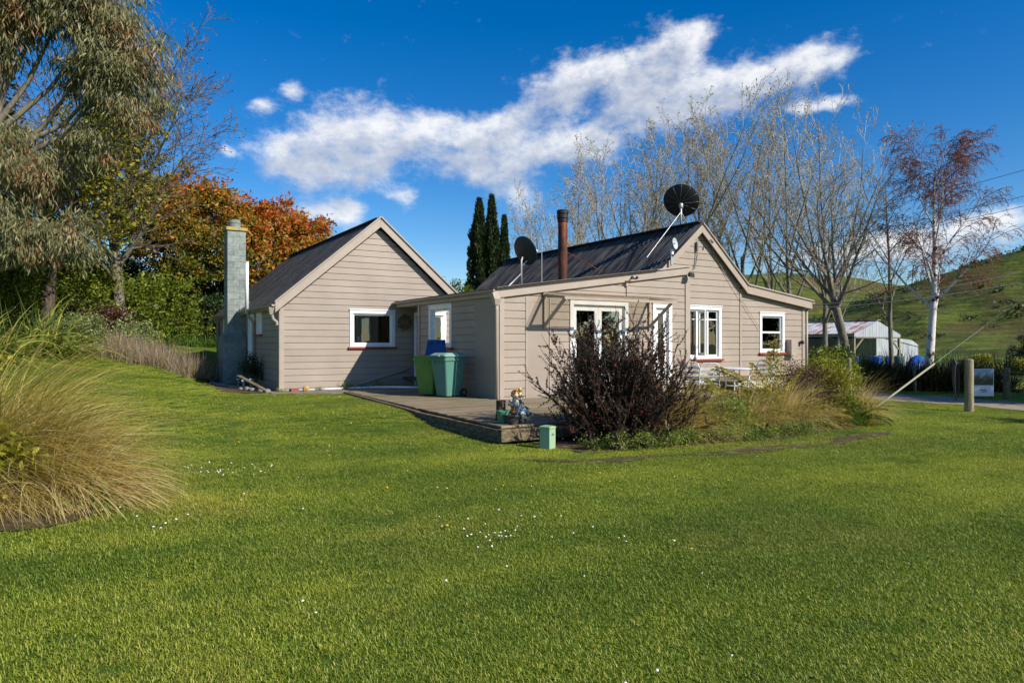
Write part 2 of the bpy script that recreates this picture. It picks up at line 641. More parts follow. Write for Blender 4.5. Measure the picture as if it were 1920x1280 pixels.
F = np.stack([a, a + na, b + na, b], -1).reshape(-1, 4)
ground = link('ground', np_mesh('ground', V, F, M['lawn'], smooth=True))
tag(ground, 'mown green lawn sloping round the cottage', 'lawn', kind='structure')


def sheet(name, outline_fn, nu, nv, mat, lift=0.012):
    """a strip following the ground: outline_fn(u, v) -> x, y"""
    u, v = np.meshgrid(np.linspace(0, 1, nu), np.linspace(0, 1, nv), indexing='ij')
    x, y = outline_fn(u, v)
    Vv = np.stack([x, y, hgt(x, y) + lift], -1).reshape(-1, 3)
    i, j = np.meshgrid(np.arange(nu - 1), np.arange(nv - 1), indexing='ij')
    a = i * nv + j
    Ff = np.stack([a, a + nv, a + nv + 1, a + 1], -1).reshape(-1, 4)
    return link(name, np_mesh(name, Vv, Ff, mat, smooth=True))


# gravel drive past the house
t = NT('drive_gravel')
n1 = t.noise(60, 5, 0.8); n2 = t.noise(1.4, 5)
c = t.mix(t.rng(n1, 0.25, 0.75), lin(124, 108, 88), lin(186, 170, 146))
c = t.mix(t.math('MULTIPLY', t.rng(n2, 0.5, 0.7), 0.5), c, lin(112, 104, 76))
M['gravel'] = t.end(t.bsdf(c, 0.95, 0, t.bump(n1, 0.9, 0.02), 0.15))
DRIVE = lambda y: 23.0 + 0.05 * (y - 10) + 1.4 * sstep(14, 40, y) * (y - 14) * 0.12 + 0.6 * np.sin(y * 0.11)


def drive_fn(u, v):
    y = -30 + u * 110
    w = 1.5 + 0.12 * np.sin(y * 1.7) + 0.08 * np.sin(y * 4.1)
    return DRIVE(y) + (v * 2 - 1) * w, y


drive = sheet('gravel_drive', drive_fn, 160, 8, M['gravel'])
tag(drive, 'pale gravel drive running past the cottage', 'drive', kind='structure')

# bare soil of the garden beds
t = NT('garden_soil')
n1 = t.noise(30, 7, 0.75); n2 = t.noise(4, 5)
c = t.mix(t.rng(n1, 0.3, 0.7), lin(62, 52, 38), lin(112, 96, 70))
c = t.mix(t.rng(n2, 0.52, 0.7), c, lin(136, 120, 86))
M['soil'] = t.end(t.bsdf(c, 0.95, 0, t.bump(n1, 1.0, 0.03), 0.1))


def front_bed(u, v):
    x = 5.9 + u * 8.0
    y0 = 7.55 - 0.25 * np.sin(u * 3.1) + 0.05 * np.sin(u * 23) + 0.55 * u ** 6
    return x, y0 + v * (9.35 - y0)


tag(sheet('garden_bed', front_bed, 50, 10, M['soil']), 'bare soil bed along the front of the deck', 'garden bed', kind='structure')


def lav_bed(u, v):      # a long bed up the bank beside the side wall
    x0 = 4.0 - 3.6 * u; y0 = 24.2 + 6.6 * u
    nx, ny = -0.877, -0.48
    wd = (0.8 + 0.5 * np.sin(np.pi * np.clip(u, 0, 1))) * (1 - 0.35 * u)
    return x0 + nx * (v * 2 - 1) * wd, y0 + ny * (v * 2 - 1) * wd


tag(sheet('garden_bed', lav_bed, 40, 10, M['soil'], 0.02), 'bark covered bed of dry lavender on the bank', 'garden bed', kind='structure')


def tus_bed(u, v):
    a = u * 2 * np.pi
    r = v * (0.82 + 0.1 * np.sin(3 * a))
    return -0.45 + r * np.cos(a) * 0.95, 6.85 + r * np.sin(a) * 1.0


tag(sheet('garden_bed', tus_bed, 30, 6, M['soil'], 0.016), 'soil patch under the big tan tussock', 'garden bed', kind='structure')


def side_bed(u, v):
    return 3.15 + v * 1.45, 19.2 + u * 10.5


tag(sheet('garden_bed', side_bed, 20, 5, M['soil'], 0.02), 'shaded soil strip along the cottage side wall', 'garden bed', kind='structure')


def wear_fn(u, v):      # earth worn bare in an arc in front of the bed
    x = 4.6 + u * 7.6
    y = 7.55 - 1.05 * np.sin(u * 2.6) ** 0.8 + 0.10 * np.sin(x * 3.1)
    w = (0.05 + 0.17 * np.abs(np.sin(u * 9.0 + 0.4))) * np.sin(np.pi * u) ** 0.4
    return x, y + (v - 0.5) * 2 * w


tag(sheet('worn_track', wear_fn, 90, 4, M['soil'], 0.010), 'thin worn dirt track curving through the lawn', 'track', kind='structure')

# ------------------------------------------------------------------ hills
t = NT('hill_pasture')
ps = t.pos()
n1 = t.noise(0.012, 5, 0.6); n2 = t.noise(0.11, 6, 0.7, t.scaled(ps, (0.5, 0.5, 2.2))); n3 = t.noise(0.7, 5, 0.7)
c = t.mix(t.rng(n2, 0.35, 0.66), lin(60, 74, 28), lin(112, 124, 46))
c = t.mix(t.rng(n1, 0.44, 0.60), c, lin(96, 82, 48))
c = t.mix(t.math('MULTIPLY', t.rng(n3, 0.48, 0.66), 0.75), c, lin(62, 58, 34))
wv = t.new('TexWave', wave_type='BANDS', bands_direction='Z')
wv.inputs['Scale'].default_value = 0.16; wv.inputs['Distortion'].default_value = 7; wv.inputs['Detail'].default_value = 4
wv.inputs['Detail Scale'].default_value = 0.25
t.L.new(ps, wv.inputs['Vector'])
c = t.mix(t.math('MULTIPLY', t.rng(wv.outputs['Fac'], 0.55, 0.95), 0.45), c, lin(66, 66, 34))
M['hill'] = t.end(t.bsdf(c, 0.95, 0, t.bump(n2, 1.0, 1.2), 0.1))


def hillmesh(name, fn, x0, x1, y0, y1, n, label):
    x, y = np.meshgrid(np.linspace(x0, x1, n), np.linspace(y0, y1, n), indexing='ij')
    z = fn(x, y)
    Vv = np.stack([x, y, z], -1).reshape(-1, 3)
    i, j = np.meshgrid(np.arange(n - 1), np.arange(n - 1), indexing='ij')
    a = i * n + j
    Ff = np.stack([a, a + n, a + n + 1, a + 1], -1).reshape(-1, 4)
    o = link(name, np_mesh(name, Vv, Ff, M['hill'], smooth=True))
    return tag(o, label, 'hill', kind='structure')


def wob(x, y, s, sd=0.0):
    return (np.sin(x * s + sd) * np.cos(y * s * 1.3 + 1.7 + sd) + 0.5 * np.sin(x * s * 2.3 + y * s * 1.9 + 0.6 + sd)
            + 0.25 * np.sin(x * s * 4.7 - y * s * 5.1 + sd))


E_FW, E_RT = np.array((0.5265, 0.8502)), np.array((0.8502, -0.5265))


def ud(x, y):
    return x * E_RT[0] + y * E_RT[1], x * E_FW[0] + y * E_FW[1]


def near_hill(x, y):        # broad spur climbing to the north-east
    r = np.hypot((x - 410) / 1.0, (y - 120) / 1.25)
    z = 60 * np.exp(-(r / 110.0) ** 2)
    z = z + (1.6 * wob(x, y, 0.035) + 0.7 * wob(x, y, 0.11, 2.0)) * sstep(2, 16, z)
    return z - 5.0


hillmesh('hill', near_hill, 130, 760, -330, 480, 200, 'steep pasture hill with scrub and sheep tracks behind the sheds')


def far_hill(x, y):
    r = np.hypot((x - 690) / 1.5, (y - 520) / 1.1)
    z = 88 * np.exp(-(r / 210.0) ** 2)
    z = z + 3.0 * wob(x, y, 0.014) * sstep(2, 16, z)
    return z - 6.0


hillmesh('hill', far_hill, 250, 1500, 120, 1100, 140, 'far smooth green hill showing between the sheds and bare trees')


def back_hill(x, y):
    r = np.hypot((x - 250) / 2.6, (y - 900) / 1.0)
    z = 52 * np.exp(-(r / 260.0) ** 2)
    return z + 2.0 * wob(x, y, 0.011) * sstep(2, 14, z) - 6.0


hillmesh('hill', back_hill, -700, 1200, 420, 1500, 90, 'low far hill hidden behind the cottage and trees')

# ------------------------------------------------------------------ the cottage
house = empty('weatherboard_cottage', (8.0, 16.0, 0.1), label='taupe weatherboard cottage with two gables, dark roofs and white windows', cat='house')
PITCH = 0.18


class Wall:
    def __init__(s, O, U, N, name='wall'):
        s.O, s.U, s.N = Vector(O), Vector(U), Vector(N)
        s.part = None

    def p(s, a, z, n=0.0):
        q = s.O + s.U * a + s.N * n
        return (q.x, q.y, z)

    def box(s, mb, a0, a1, z0, z1, n0, n1):
        return mb.hexa([s.p(a0, z0, n1), s.p(a1, z0, n1), s.p(a1, z0, n0), s.p(a0, z0, n0),
                        s.p(a0, z1, n1), s.p(a1, z1, n1), s.p(a1, z1, n0), s.p(a0, z1, n0)])

    def clad(s, lim, z0, z1, holes, skip=()):
        """weatherboards, one object each, over a lining"""
        prof = lambda zb, zt: [(zb, 0.024), (zt - 0.030, 0.021), (zt - 0.020, 0.019), (zt - 0.014, 0.004), (zt, 0.004)]
        lining = MB()
        pieces = []
        nrow = int(math.ceil((z1 - z0) / PITCH - 0.02))
        for k in range(nrow):
            zb, zt = z0 + k * PITCH, min(z0 + (k + 1) * PITCH, z1)
            cuts = [(h[0], h[1], max(zb, h[2]), min(zt, h[3])) for h in holes if h[2] < zt - 0.004 and h[3] > zb + 0.004]
            cuts.sort()
            cur = None
            segs = []
            last = None
            for (a0, a1, c0, c1) in cuts:
                segs.append((last, a0, zb, zt))
                if c0 > zb + 0.01:
                    segs.append((a0, a1, zb, c0))
                if c1 < zt - 0.01:
                    segs.append((a0, a1, c1, zt))
                last = a1
            segs.append((last, None, zb, zt))
            for (a0, a1, b, tt) in segs:
                pieces.append((a0, a1, b, tt, zt))
        for (a0, a1, zb, zt, rowtop) in pieces:
            pr = prof(zb, zt) if abs(rowtop - zt) < 1e-6 and zt - zb > 0.06 else [(zb, 0.023), (zt, 0.021)]
            L_ = [(max(lim(z)[0], a0) if a0 is not None else lim(z)[0]) + (0.0015 if a0 is None else 0) for z, n in pr]
            R_ = [(min(lim(z)[1], a1) if a1 is not None else lim(z)[1]) for z, n in pr]
            if R_[0] - L_[0] < 0.02:
                continue
            R_ = [max(r, l + 0.003) for l, r in zip(L_, R_)]
            m = len(pr)
            vs, fs = [], []
            for side in (L_, R_):
                for (z, n), x in zip(pr, side):
                    vs.append(s.p(x, z, n))
            for side in (L_, R_):
                vs.append(s.p(side[0], pr[0][0], 0.0)); vs.append(s.p(side[-1], pr[-1][0], 0.0))
            for q in range(m - 1):
                fs.append((q, q + m, q + m + 1, q + 1))
            bl, tl, br, tr = 2 * m, 2 * m + 1, 2 * m + 2, 2 * m + 3
            fs.append((0, bl, br, m)); fs.append((m - 1, 2 * m - 1, tr, tl))
            fs.append(tuple(range(m)) + (tl, bl)); fs.append(tuple(range(2 * m - 1, m - 1, -1)) + (br, tr))
            mb = MB().add(vs, fs)
            s.boards.append(mb)
            # lining behind
            lining.hexa([s.p(L_[0], zb, -0.004), s.p(R_[0], zb, -0.004), s.p(R_[0], zb, -0.06), s.p(L_[0], zb, -0.06),
                         s.p(L_[-1], zt, -0.004), s.p(R_[-1], zt, -0.004), s.p(R_[-1], zt, -0.06), s.p(L_[-1], zt, -0.06)])
        s.part = lining.build('wall', M['wall'], house)
        for mb in s.boards:
            mb.build('weatherboard', M['wall'], s.part)
        return s

    boards = None


def mk_wall(O, U, N, lim, z0, z1, holes):
    w = Wall(O, U, N)
    w.boards = []
    return w.clad(lim, z0, z1, holes)


def window(W, a0, a1, z0, z1, mull=(), rails=(), sill=True, depth=0.09, facing=0.10, name='window'):
    """white facings, a recessed sash with bars, glass, a red sill"""
    f = MB()
    W.box(f, a0, a0 + facing, z0, z1, 0.0, 0.045)
    W.box(f, a1 - facing, a1, z0, z1, 0.0, 0.045)
    W.box(f, a0 + facing, a1 - facing, z1 - facing, z1, 0.0, 0.043)
    W.box(f, a0 + facing, a1 - facing, z0, z0 + 0.05, 0.0, 0.04)
    W.box(f, a0 - 0.02, a1 + 0.02, z1, z1 + 0.03, 0.0, 0.065)
    # reveals
    ia0, ia1, iz0, iz1 = a0 + facing, a1 - facing, z0 + 0.05, z1 - facing
    W.box(f, ia0 - 0.012, ia0 + 0.004, iz0, iz1, -depth, 0.001)
    W.box(f, ia1 - 0.004, ia1 + 0.012, iz0, iz1, -depth, 0.001)
    W.box(f, ia0 + 0.004, ia1 - 0.004, iz1 - 0.004, iz1 + 0.012, -depth, 0.001)
    W.box(f, ia0 + 0.004, ia1 - 0.004, iz0 - 0.012, iz0 + 0.004, -depth, 0.001)
    fo = f.build(name, M['white'], house, bevel=0.004)
    sf = MB()
    s = 0.045
    b0, b1, c0, c1 = ia0 + 0.004, ia1 - 0.004, iz0 + 0.004, iz1 - 0.004
    for (x0, x1, y0, y1) in ((b0, b0 + s, c0, c1), (b1 - s, b1, c0, c1), (b0 + s, b1 - s, c1 - s, c1), (b0 + s, b1 - s, c0, c0 + s * 1.5)):
        W.box(sf, x0, x1, y0, y1, -0.055, -0.015)
    for m in mull:
        W.box(sf, m - 0.035, m + 0.035, c0 + s * 1.5, c1 - s, -0.054, -0.012)
    for r_ in rails:
        W.box(sf, b0 + s, b1 - s, r_[0] - r_[1] / 2, r_[0] + r_[1] / 2, -0.052, -0.017)
    sf.build('sash', M['white'], fo, bevel=0.004)
    # one pane per opening
    xs = [b0 + s] + [v for m in mull for v in (m - 0.035, m + 0.035)] + [b1 - s]
    zs = [c0 + s * 1.5] + [v for r_ in rails for v in (r_[0] - r_[1] / 2, r_[0] + r_[1] / 2)] + [c1 - s]
    for q in range(0, len(xs), 2):
        for r_ in range(0, len(zs), 2):
            pm = MB()
            W.box(pm, xs[q] - 0.006, xs[q + 1] + 0.006, zs[r_] - 0.006, zs[r_ + 1] + 0.006, -0.040, -0.034)
            pm.build('pane', M['glass'], fo)
    if sill:
        sm = MB()
        W.box(sm, a0 - 0.05, a1 + 0.05, z0 - 0.055, z0 - 0.002, 0.0, 0.095)
        sm.build('sill', M['red'], fo, bevel=0.004)
    return fo


def trimbox(W, a0, a1, z0, z1, n1=0.045, name='corner_board', mat='trim', parent=None, n0=0.0):
    mb = MB()
    W.box(mb, a0, a1, z0, z1, n0, n1)
    return mb.build(name, M[mat], parent or house, bevel=0.004)


# ---- gabled wing (its own gable facing the lawn)
X0, X1, GY_ = 4.61, 10.23, 19.49
GS = 0.857
gz = lambda x: 4.93 - GS * abs(x - 7.42)


def lim_gable(z):
    dx = (4.93 - z) / GS
    return max(0.0, 7.42 - dx - X0), min(X1 - X0, 7.42 + dx - X0)


WG = mk_wall((X0, GY_, 0), (1, 0, 0), (0, -1, 0), lim_gable, 0.10, 4.86, [(6.60 - X0, 7.89 - X0, 1.45, 2.46)])
window(WG, 6.55 - X0, 7.94 - X0, 1.42, 2.49)
trimbox(WG, -0.03, 0.085, 0.08, 2.54, 0.05)
side_holes = [(2.25, 2.85, 1.83, 2.40), (3.35, 4.15, 0.80, 2.42), (8.2, 8.8, 1.83, 2.40)]
WS = mk_wall((X0, GY_, 0), (0, 1, 0), (-1, 0, 0), lambda z: (0.0, 9.9), 0.10, 2.52, side_holes)
for h in side_holes:
    window(WS, h[0] - 0.05, h[1] + 0.05, h[2] - 0.03, h[3] + 0.03, sill=h[2] > 1, facing=0.09)
trimbox(WS, -0.045, 0.09, 0.08, 2.52, 0.05)
trimbox(WS, 9.82, 9.93, 0.08, 2.52, 0.05)
mb = MB()       # plain rear and inner walls close the rooms off
mb.box(X0, X1, 29.33, 29.40, 0.1, 2.6)
mb.box(X1 - 0.07, X1, 19.52, 29.33, 0.1, 2.6)
mb.add([(X0, 29.33, 2.6), (X1, 29.33, 2.6), (7.42, 29.33, 4.95), (X0, 29.4, 2.6), (X1, 29.4, 2.6), (7.42, 29.4, 4.95)],
       [(0, 1, 2), (5, 4, 3), (0, 3, 4, 1), (1, 4, 5, 2), (2, 5, 3, 0)])
mb.build('wall', M['panel'], house)
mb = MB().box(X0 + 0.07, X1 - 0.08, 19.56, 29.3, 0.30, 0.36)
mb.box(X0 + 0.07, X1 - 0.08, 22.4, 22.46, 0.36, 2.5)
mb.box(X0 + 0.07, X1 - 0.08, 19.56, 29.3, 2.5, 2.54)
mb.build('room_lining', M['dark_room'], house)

# roof of that wing: rolled membrane in overlapping strips
roofL = MB().bar((7.42, 19.30, 5.185), (7.42, 29.62, 5.185), 0.24, 0.035).build('roof', M['roof_old'], house)
sl_len = math.hypot(3.0, 3.0 * GS)
for sgn in (-1, 1):
    low = (7.42 + sgn * 3.02, 2.60)
    for k in range(12):
        y0 = 19.28 + k * 0.86; y1 = y0 + 0.875
        lift = 0.004 * (k % 2)
        mb = MB()
        xa, za, xb, zb = low[0], low[1] + lift, 7.42 + sgn * 0.01, 5.18 + lift
        mb.hexa([(xa, y0, za - 0.03), (xb, y0, zb - 0.03), (xb, y1, zb - 0.03), (xa, y1, za - 0.03),
                 (xa, y0, za), (xb, y0, zb), (xb, y1, zb), (xa, y1, za)])
        mb.build('roofing_strip', M['roof_old'], roofL)


def rake(xa, za, xb, zb, y, depth, thick=0.035, name='barge_board', parent=None, mat='trim'):
    mb = MB().hexa([(xa, y, za - depth), (xb, y, zb - depth), (xb, y + thick, zb - depth), (xa, y + thick, za - depth),
                    (xa, y, za), (xb, y, zb), (xb, y + thick, zb), (xa, y + thick, za)])
    return mb.build(name, M[mat], parent or house, bevel=0.004)


rake(4.42, 2.625, 7.419, 5.195, 19.27, 0.27)
rake(7.421, 5.195, 10.42, 2.625, 19.27, 0.27)
rake(4.40, 2.665, 7.419, 5.25, 19.225, 0.055, 0.12, 'roof_edge_flashing')
rake(7.421, 5.25, 10.44, 2.665, 19.225, 0.055, 0.12, 'roof_edge_flashing')
mb = MB()
mb.hexa([(4.43, 19.31, 2.54), (7.42, 19.31, 5.10), (7.42, 19.47, 5.10), (4.43, 19.47, 2.54), (4.43, 19.31, 2.56), (7.42, 19.31, 5.12), (7.42, 19.47, 5.12), (4.43, 19.47, 2.56)])
mb.hexa([(7.42, 19.31, 5.10), (10.4, 19.31, 2.54), (10.4, 19.47, 2.54), (7.42, 19.47, 5.10), (7.42, 19.31, 5.12), (10.4, 19.31, 2.56), (10.4, 19.47, 2.56), (7.42, 19.47, 5.12)])
mb.build('soffit', M['trim'], house)


def gutter(pts, r=0.06, name='gutter', mat='trim'):
    a, b = Vector(pts[0]), Vector(pts[1])
    d = (b - a).normalized(); sd = d.cross(Vector((0, 0, 1))).normalized()
    mb = MB()
    n = 7
    for rr in (r, r - 0.008):
        for p in (a, b):
            for k in range(n):
                th = math.pi * k / (n - 1)
                q = p + sd * math.cos(th) * rr - Vector((0, 0, 1)) * math.sin(th) * rr * 1.15
                mb.v.append(tuple(q))
    for base in (0, 2 * n):
        for k in range(n - 1):
            mb.f.append((base + k, base + k + 1, base + n + k + 1, base + n + k))
    for p in (0, n):
        for k in range(n - 1):
            mb.f.append((p + k, p + k + 1, p + 2 * n + k + 1, p + 2 * n + k))
        mb.f.append(tuple(p + k for k in range(n)))
    return mb.build(name, M[mat], house)


gutter(((4.37, 19.27, 2.575), (4.37, 29.6, 2.575)))
trimbox(WS, -0.2, 10.1, 2.47, 2.60, 0.20, 'fascia', n0=0.16)
mb = MB().box(4.43, 4.60, 19.32, 29.5, 2.46, 2.475)
mb.build('soffit', M['trim'], house)
# rainhead and downpipe by the corner, second downpipe by the chimney
mb = MB().hexa([(4.30, 19.36, 2.30), (4.40, 19.36, 2.30), (4.40, 19.46, 2.30), (4.30, 19.46, 2.30),
                (4.26, 19.30, 2.50), (4.44, 19.30, 2.50), (4.44, 19.48, 2.50), (4.26, 19.48, 2.50)])
mb.tube([(4.36, 19.41, 2.32), (4.40, 19.42, 2.18), (4.50, 19.44, 2.10), (4.50, 19.44, 2.02)], 0.04, 10)
mb.build('rainhead', M['trim'], house)
MB().tube([(4.37, 22.62, 2.52), (4.37, 22.62, 2.38), (4.52, 22.60, 2.16), (4.52, 22.60, 0.25), (4.45, 22.55, 0.14)], 0.045, 10).build('downpipe', M['trim'], house, smooth=True)
MB().tube([(4.37, 29.3, 2.52), (4.52, 29.3, 2.3), (4.52, 29.3, 0.2)], 0.045, 10).build('downpipe', M['trim'], house, smooth=True)
MB().tube([(4.33, 22.6, 2.45), (4.33, 22.6, 4.02)], 0.055, 12).lathe((4.33, 22.6, 4.02), [(0.06, 0), (0.06, 0.03)], 12).build('vent_pipe', M['white_plastic'], house, smooth=True)

# ---- block chimney on the side wall
chim = MB().box(4.06, 4.58, 24.22, 24.80, 0.12, 5.22).build('chimney', M['mortar'], house)
bm_cache = {}


def block(x0, x1, y0, y1, z0, z1):
    key = (round(x1 - x0, 3), round(y1 - y0, 3), round(z1 - z0, 3))
    if key not in bm_cache:
        mb = MB().box(0, x1 - x0, 0, y1 - y0, 0, z1 - z0)
        bm_cache[key] = mb.mesh('block', M['block'])
    o = link('block', bm_cache[key], chim)
    o.location = (x0, y0, z0)
    b = o.modifiers.new('bevel', 'BEVEL'); b.width = 0.003; b.segments = 1
    return o


cx0, cx1, cy0, cy1 = 4.03, 4.60, 24.19, 24.83
for k in range(25):
    z0 = 0.13 + k * 0.204
    z1 = z0 + 0.200
    sp = 0.19 if k % 2 else 0.38
    block(cx0, cx0 + sp - 0.0025, cy0, cy0 + 0.19, z0, z1)
    block(cx0 + sp + 0.0025, cx1, cy0, cy0 + 0.19, z0, z1)
    sp2 = 0.20 if k % 2 else 0.39
    block(cx0, cx0 + 0.19, cy0 + 0.197, cy0 + sp2 + 0.04, z0, z1)
    block(cx0, cx0 + 0.19, cy0 + sp2 + 0.047, cy1, z0, z1)
mb = MB()
mb.box(3.86, 4.58, 23.98, 24.95, 0.12, 1.72)
mb.hexa([(3.86, 23.98, 1.72), (4.58, 23.98, 1.72), (4.58, 24.95, 1.72), (3.86, 24.95, 1.72), (4.0, 24.17, 1.90), (4.58, 24.17, 1.90), (4.58, 24.86, 1.90), (4.0, 24.86, 1.90)])
mb.build('chimney_base', M['block'], chim, bevel=0.01)
MB().box(3.98, 4.65, 24.14, 24.88, 5.235, 5.345).build('chimney_cap', M['lichen'], chim, bevel=0.012)
MB().lathe((4.30, 24.5, 5.34), [(0.19, 0), (0.19, 0.16), (0.205, 0.17), (0.205, 0.21), (0.185, 0.22), (0.185, 0.28), (0.14, 0.28), (0.13, 0.1)], 20).build('chimney_pot', M['block'], chim, smooth=False)
mb = MB().hexa([(4.40, 24.12, 2.56), (4.70, 24.12, 2.81), (4.70, 24.17, 2.81), (4.40, 24.17, 2.56), (4.40, 24.12, 2.66), (4.70, 24.12, 2.92), (4.70, 24.17, 2.92), (4.40, 24.17, 2.66)])
mb.build('flashing', M['lead'], chim)

# ---- main house: front wing under a lean-to roof
LS = 0.1405
WX, WY = 8.06, 13.59


def lim_wing(z):
    return max(0.0, (z - 2.60) / LS), 5.98


fd = (2.04, 3.79, 0.55, 2.53)
dr = (4.74, 5.33, 0.55, 2.52)
pn = (0.74, 1.40, 0.15, 2.50)
WF = mk_wall((WX, WY, 0), (1, 0, 0), (0, -1, 0), lim_wing, 0.12, 3.40, [fd, dr, pn])
trimbox(WF, -0.03, 0.12, 0.1, 2.60, 0.05)
trimbox(WF, 5.88, 6.06, 0.1, 3.38, 0.05)
trimbox(WF, 0.74, 1.40, 0.12, 2.54, 0.020, 'infill_panel', 'panel', n0=-0.05)
trimbox(WF, 0.715, 0.755, 0.12, 2.60, 0.038, 'cover_strip')
trimbox(WF, 1.385, 1.425, 0.12, 2.60, 0.038, 'cover_strip')


def glazed_door(W, a0, a1, z0, z1, leaves, parent=None):
    f = MB()
    W.box(f, a0, a0 + 0.11, z0, z1, 0.0, 0.05)
    W.box(f, a1 - 0.11, a1, z0, z1, 0.0, 0.05)
    W.box(f, a0 + 0.11, a1 - 0.11, z1 - 0.11, z1, 0.0, 0.048)
    W.box(f, a0 - 0.02, a1 + 0.02, z1, z1 + 0.03, 0.0, 0.07)
    W.box(f, a0 + 0.10, a0 + 0.13, z0, z1 - 0.10, -0.10, 0.001)
    W.box(f, a1 - 0.13, a1 - 0.10, z0, z1 - 0.10, -0.10, 0.001)
    W.box(f, a0 + 0.13, a1 - 0.13, z1 - 0.13, z1 - 0.10, -0.10, 0.001)
    W.box(f, a0, a1, z0 - 0.04, z0, -0.10, 0.06)
    fo = f.build('door_frame', M['white'], house, bevel=0.004)
    w = (a1 - a0 - 0.27) / leaves
    for k in range(leaves):
        x0 = a0 + 0.135 + k * w; x1 = x0 + w - 0.006
        d = MB()
        zt = z1 - 0.135
        W.box(d, x0, x0 + 0.11, z0 + 0.01, zt, -0.07, -0.03)
        W.box(d, x1 - 0.11, x1, z0 + 0.01, zt, -0.07, -0.03)
        W.box(d, x0 + 0.11, x1 - 0.11, zt - 0.12, zt, -0.07, -0.03)
        W.box(d, x0 + 0.11, x1 - 0.11, z0 + 0.01, z0 + 0.22, -0.07, -0.03)
        do = d.build('door', M['white'], fo, bevel=0.004)
        g = MB(); W.box(g, x0 + 0.105, x1 - 0.105, z0 + 0.215, zt - 0.115, -0.055, -0.048)
        g.build('pane', M['glass'], fo)
        h = MB()
        hx = x1 - 0.055 if k == 0 else x0 + 0.055
        h.tube([W.p(hx, z0 + 0.98, -0.03), W.p(hx, z0 + 0.98, 0.015), W.p(hx - 0.10 if k == 0 else hx + 0.10, z0 + 0.98, 0.02)], 0.011, 8)
        h.build('handle', M['steel'], fo, smooth=True)
    return fo


glazed_door(WF, 1.99, 3.84, 0.55, 2.58, 2)
glazed_door(WF, 4.69, 5.38, 0.55, 2.57, 1)

# awning over the french doors
aw = MB()
for q in (9.30, 12.62):
    aw.bar((q, 13.55, 2.665), (q, 12.66, 2.555), 0.05, 0.06)
    aw.bar((q, 13.56, 1.93), (q, 12.74, 2.53), 0.05, 0.07)
    aw.bar((q, 13.535, 1.86), (q, 13.535, 2.70), 0.06, 0.045, up=(0, 1, 0))
aw.bar((9.21, 12.64, 2.545), (12.70, 12.64, 2.545), 0.035, 0.065)
aw.bar((9.24, 13.53, 2.685), (12.66, 13.53, 2.685), 0.045, 0.06)
awo = aw.build('awning', M['trim'], house, bevel=0.003)


def corr_mesh(name, width, length, mat, pitch=0.076, amp=0.009, seg=6):
    """corrugated sheet: waves across x, runs along y from 0 to length, z up"""
    n = int(round(width / pitch * seg))
    xs = np.linspace(0, width, n + 1)
    zs = amp * np.sin(xs / pitch * 2 * np.pi)
    Vv = np.concatenate([np.stack([xs, 0 * xs, zs], -1), np.stack([xs, 0 * xs + length, zs], -1)])
    i = np.arange(n)
    Ff = np.stack([i, i + 1, i + n + 2, i + n + 1], -1)
    return np_mesh(name, Vv, Ff, mat, smooth=True)


def lay_sheets(name, mesh, parent, start, along, slope, step, count, lift=0.0):
    """place copies of one sheet side by side: local x -> along, local y -> slope"""
    al, sp = Vector(along).normalized(), Vector(slope).normalized()
    up = al.cross(sp).normalized()
    m3 = Matrix((al, sp, up)).transposed()
    for k in range(count):
        o = link(name, mesh, parent)
        p = Vector(start) + al * step * k + up * (lift + 0.003 * (k % 2))
        o.matrix_local = Matrix.Translation(p) @ m3.to_4x4()


am = corr_mesh('awning_sheet', 0.88, 1.02, M['awning'], 0.088, 0.016)
lay_sheets('awning_sheet', am, awo, (9.20, 12.57, 2.612), (1, 0, 0), (0, 0.96, 0.115), 0.87, 4)

# lean-to side wall with the small window (in shade)
WW = mk_wall((WX, WY, 0), (0, 1, 0), (-1, 0, 0), lambda z: (0.0, 4.35), 0.12, 2.62, [(2.36, 3.63, 1.44, 2.48), (0.05, 1.09, 0.1, 2.6)])
window(WW, 2.31, 3.68, 1.41, 2.53, facing=0.11)
trimbox(WW, 0.05, 1.09, 0.12, 2.62, 0.022, 'infill_panel', 'panel', n0=-0.05)
trimbox(WW, -0.05, 0.05, 0.1, 2.62, 0.05)
trimbox(WW, 4.27, 4.39, 0.1, 2.62, 0.05)
trimbox(WW, -0.10, 5.86, 2.585, 2.735, 0.10, 'fascia', n0=0.06)
gutter(((7.90, 13.49, 2.735), (7.90, 19.44, 2.735)), 0.055)
mb = MB().box(7.96, 9.0, 17.98, 19.46, 2.585, 2.60)
mb.build('porch_ceiling', M['trim'], house)
# porch recess with the back door
mb = MB().box(8.09, 8.62, 17.88, 17.94, 0.1, 2.585)
mb.build('wall', M['panel'], house)
mb = MB().box(8.55, 8.62, 17.96, 18.33, 0.1, 2.585).box(8.55, 8.62, 19.28, 19.47, 0.1, 2.585).box(8.55, 8.62, 18.33, 19.28, 2.42, 2.585)
mb.build('wall', M['panel'], house)
mb = MB().box(8.50, 8.56, 18.30, 18.38, 0.27, 2.45).box(8.50, 8.56, 19.23, 19.34, 0.27, 2.45).box(8.50, 8.56, 18.38, 19.23, 2.36, 2.45)
bd_ = mb.build('door_frame', M['white'], house, bevel=0.004)
mb = MB().box(8.56, 8.60, 18.38, 19.23, 0.27, 1.35).box(8.56, 8.60, 18.38, 18.50, 1.35, 2.36).box(8.56, 8.60, 19.11, 19.23, 1.35, 2.36).box(8.56, 8.60, 18.5, 19.11, 2.25, 2.36)
mb.build('door', M['trim'], bd_, bevel=0.004)
MB().box(8.575, 8.582, 18.49, 19.12, 1.34, 2.26).build('pane', M['glass'], bd_)
MB().box(8.10, 8.62, 17.96, 19.46, 0.10, 0.24).build('porch_step', M['concrete'], house, bevel=0.01)
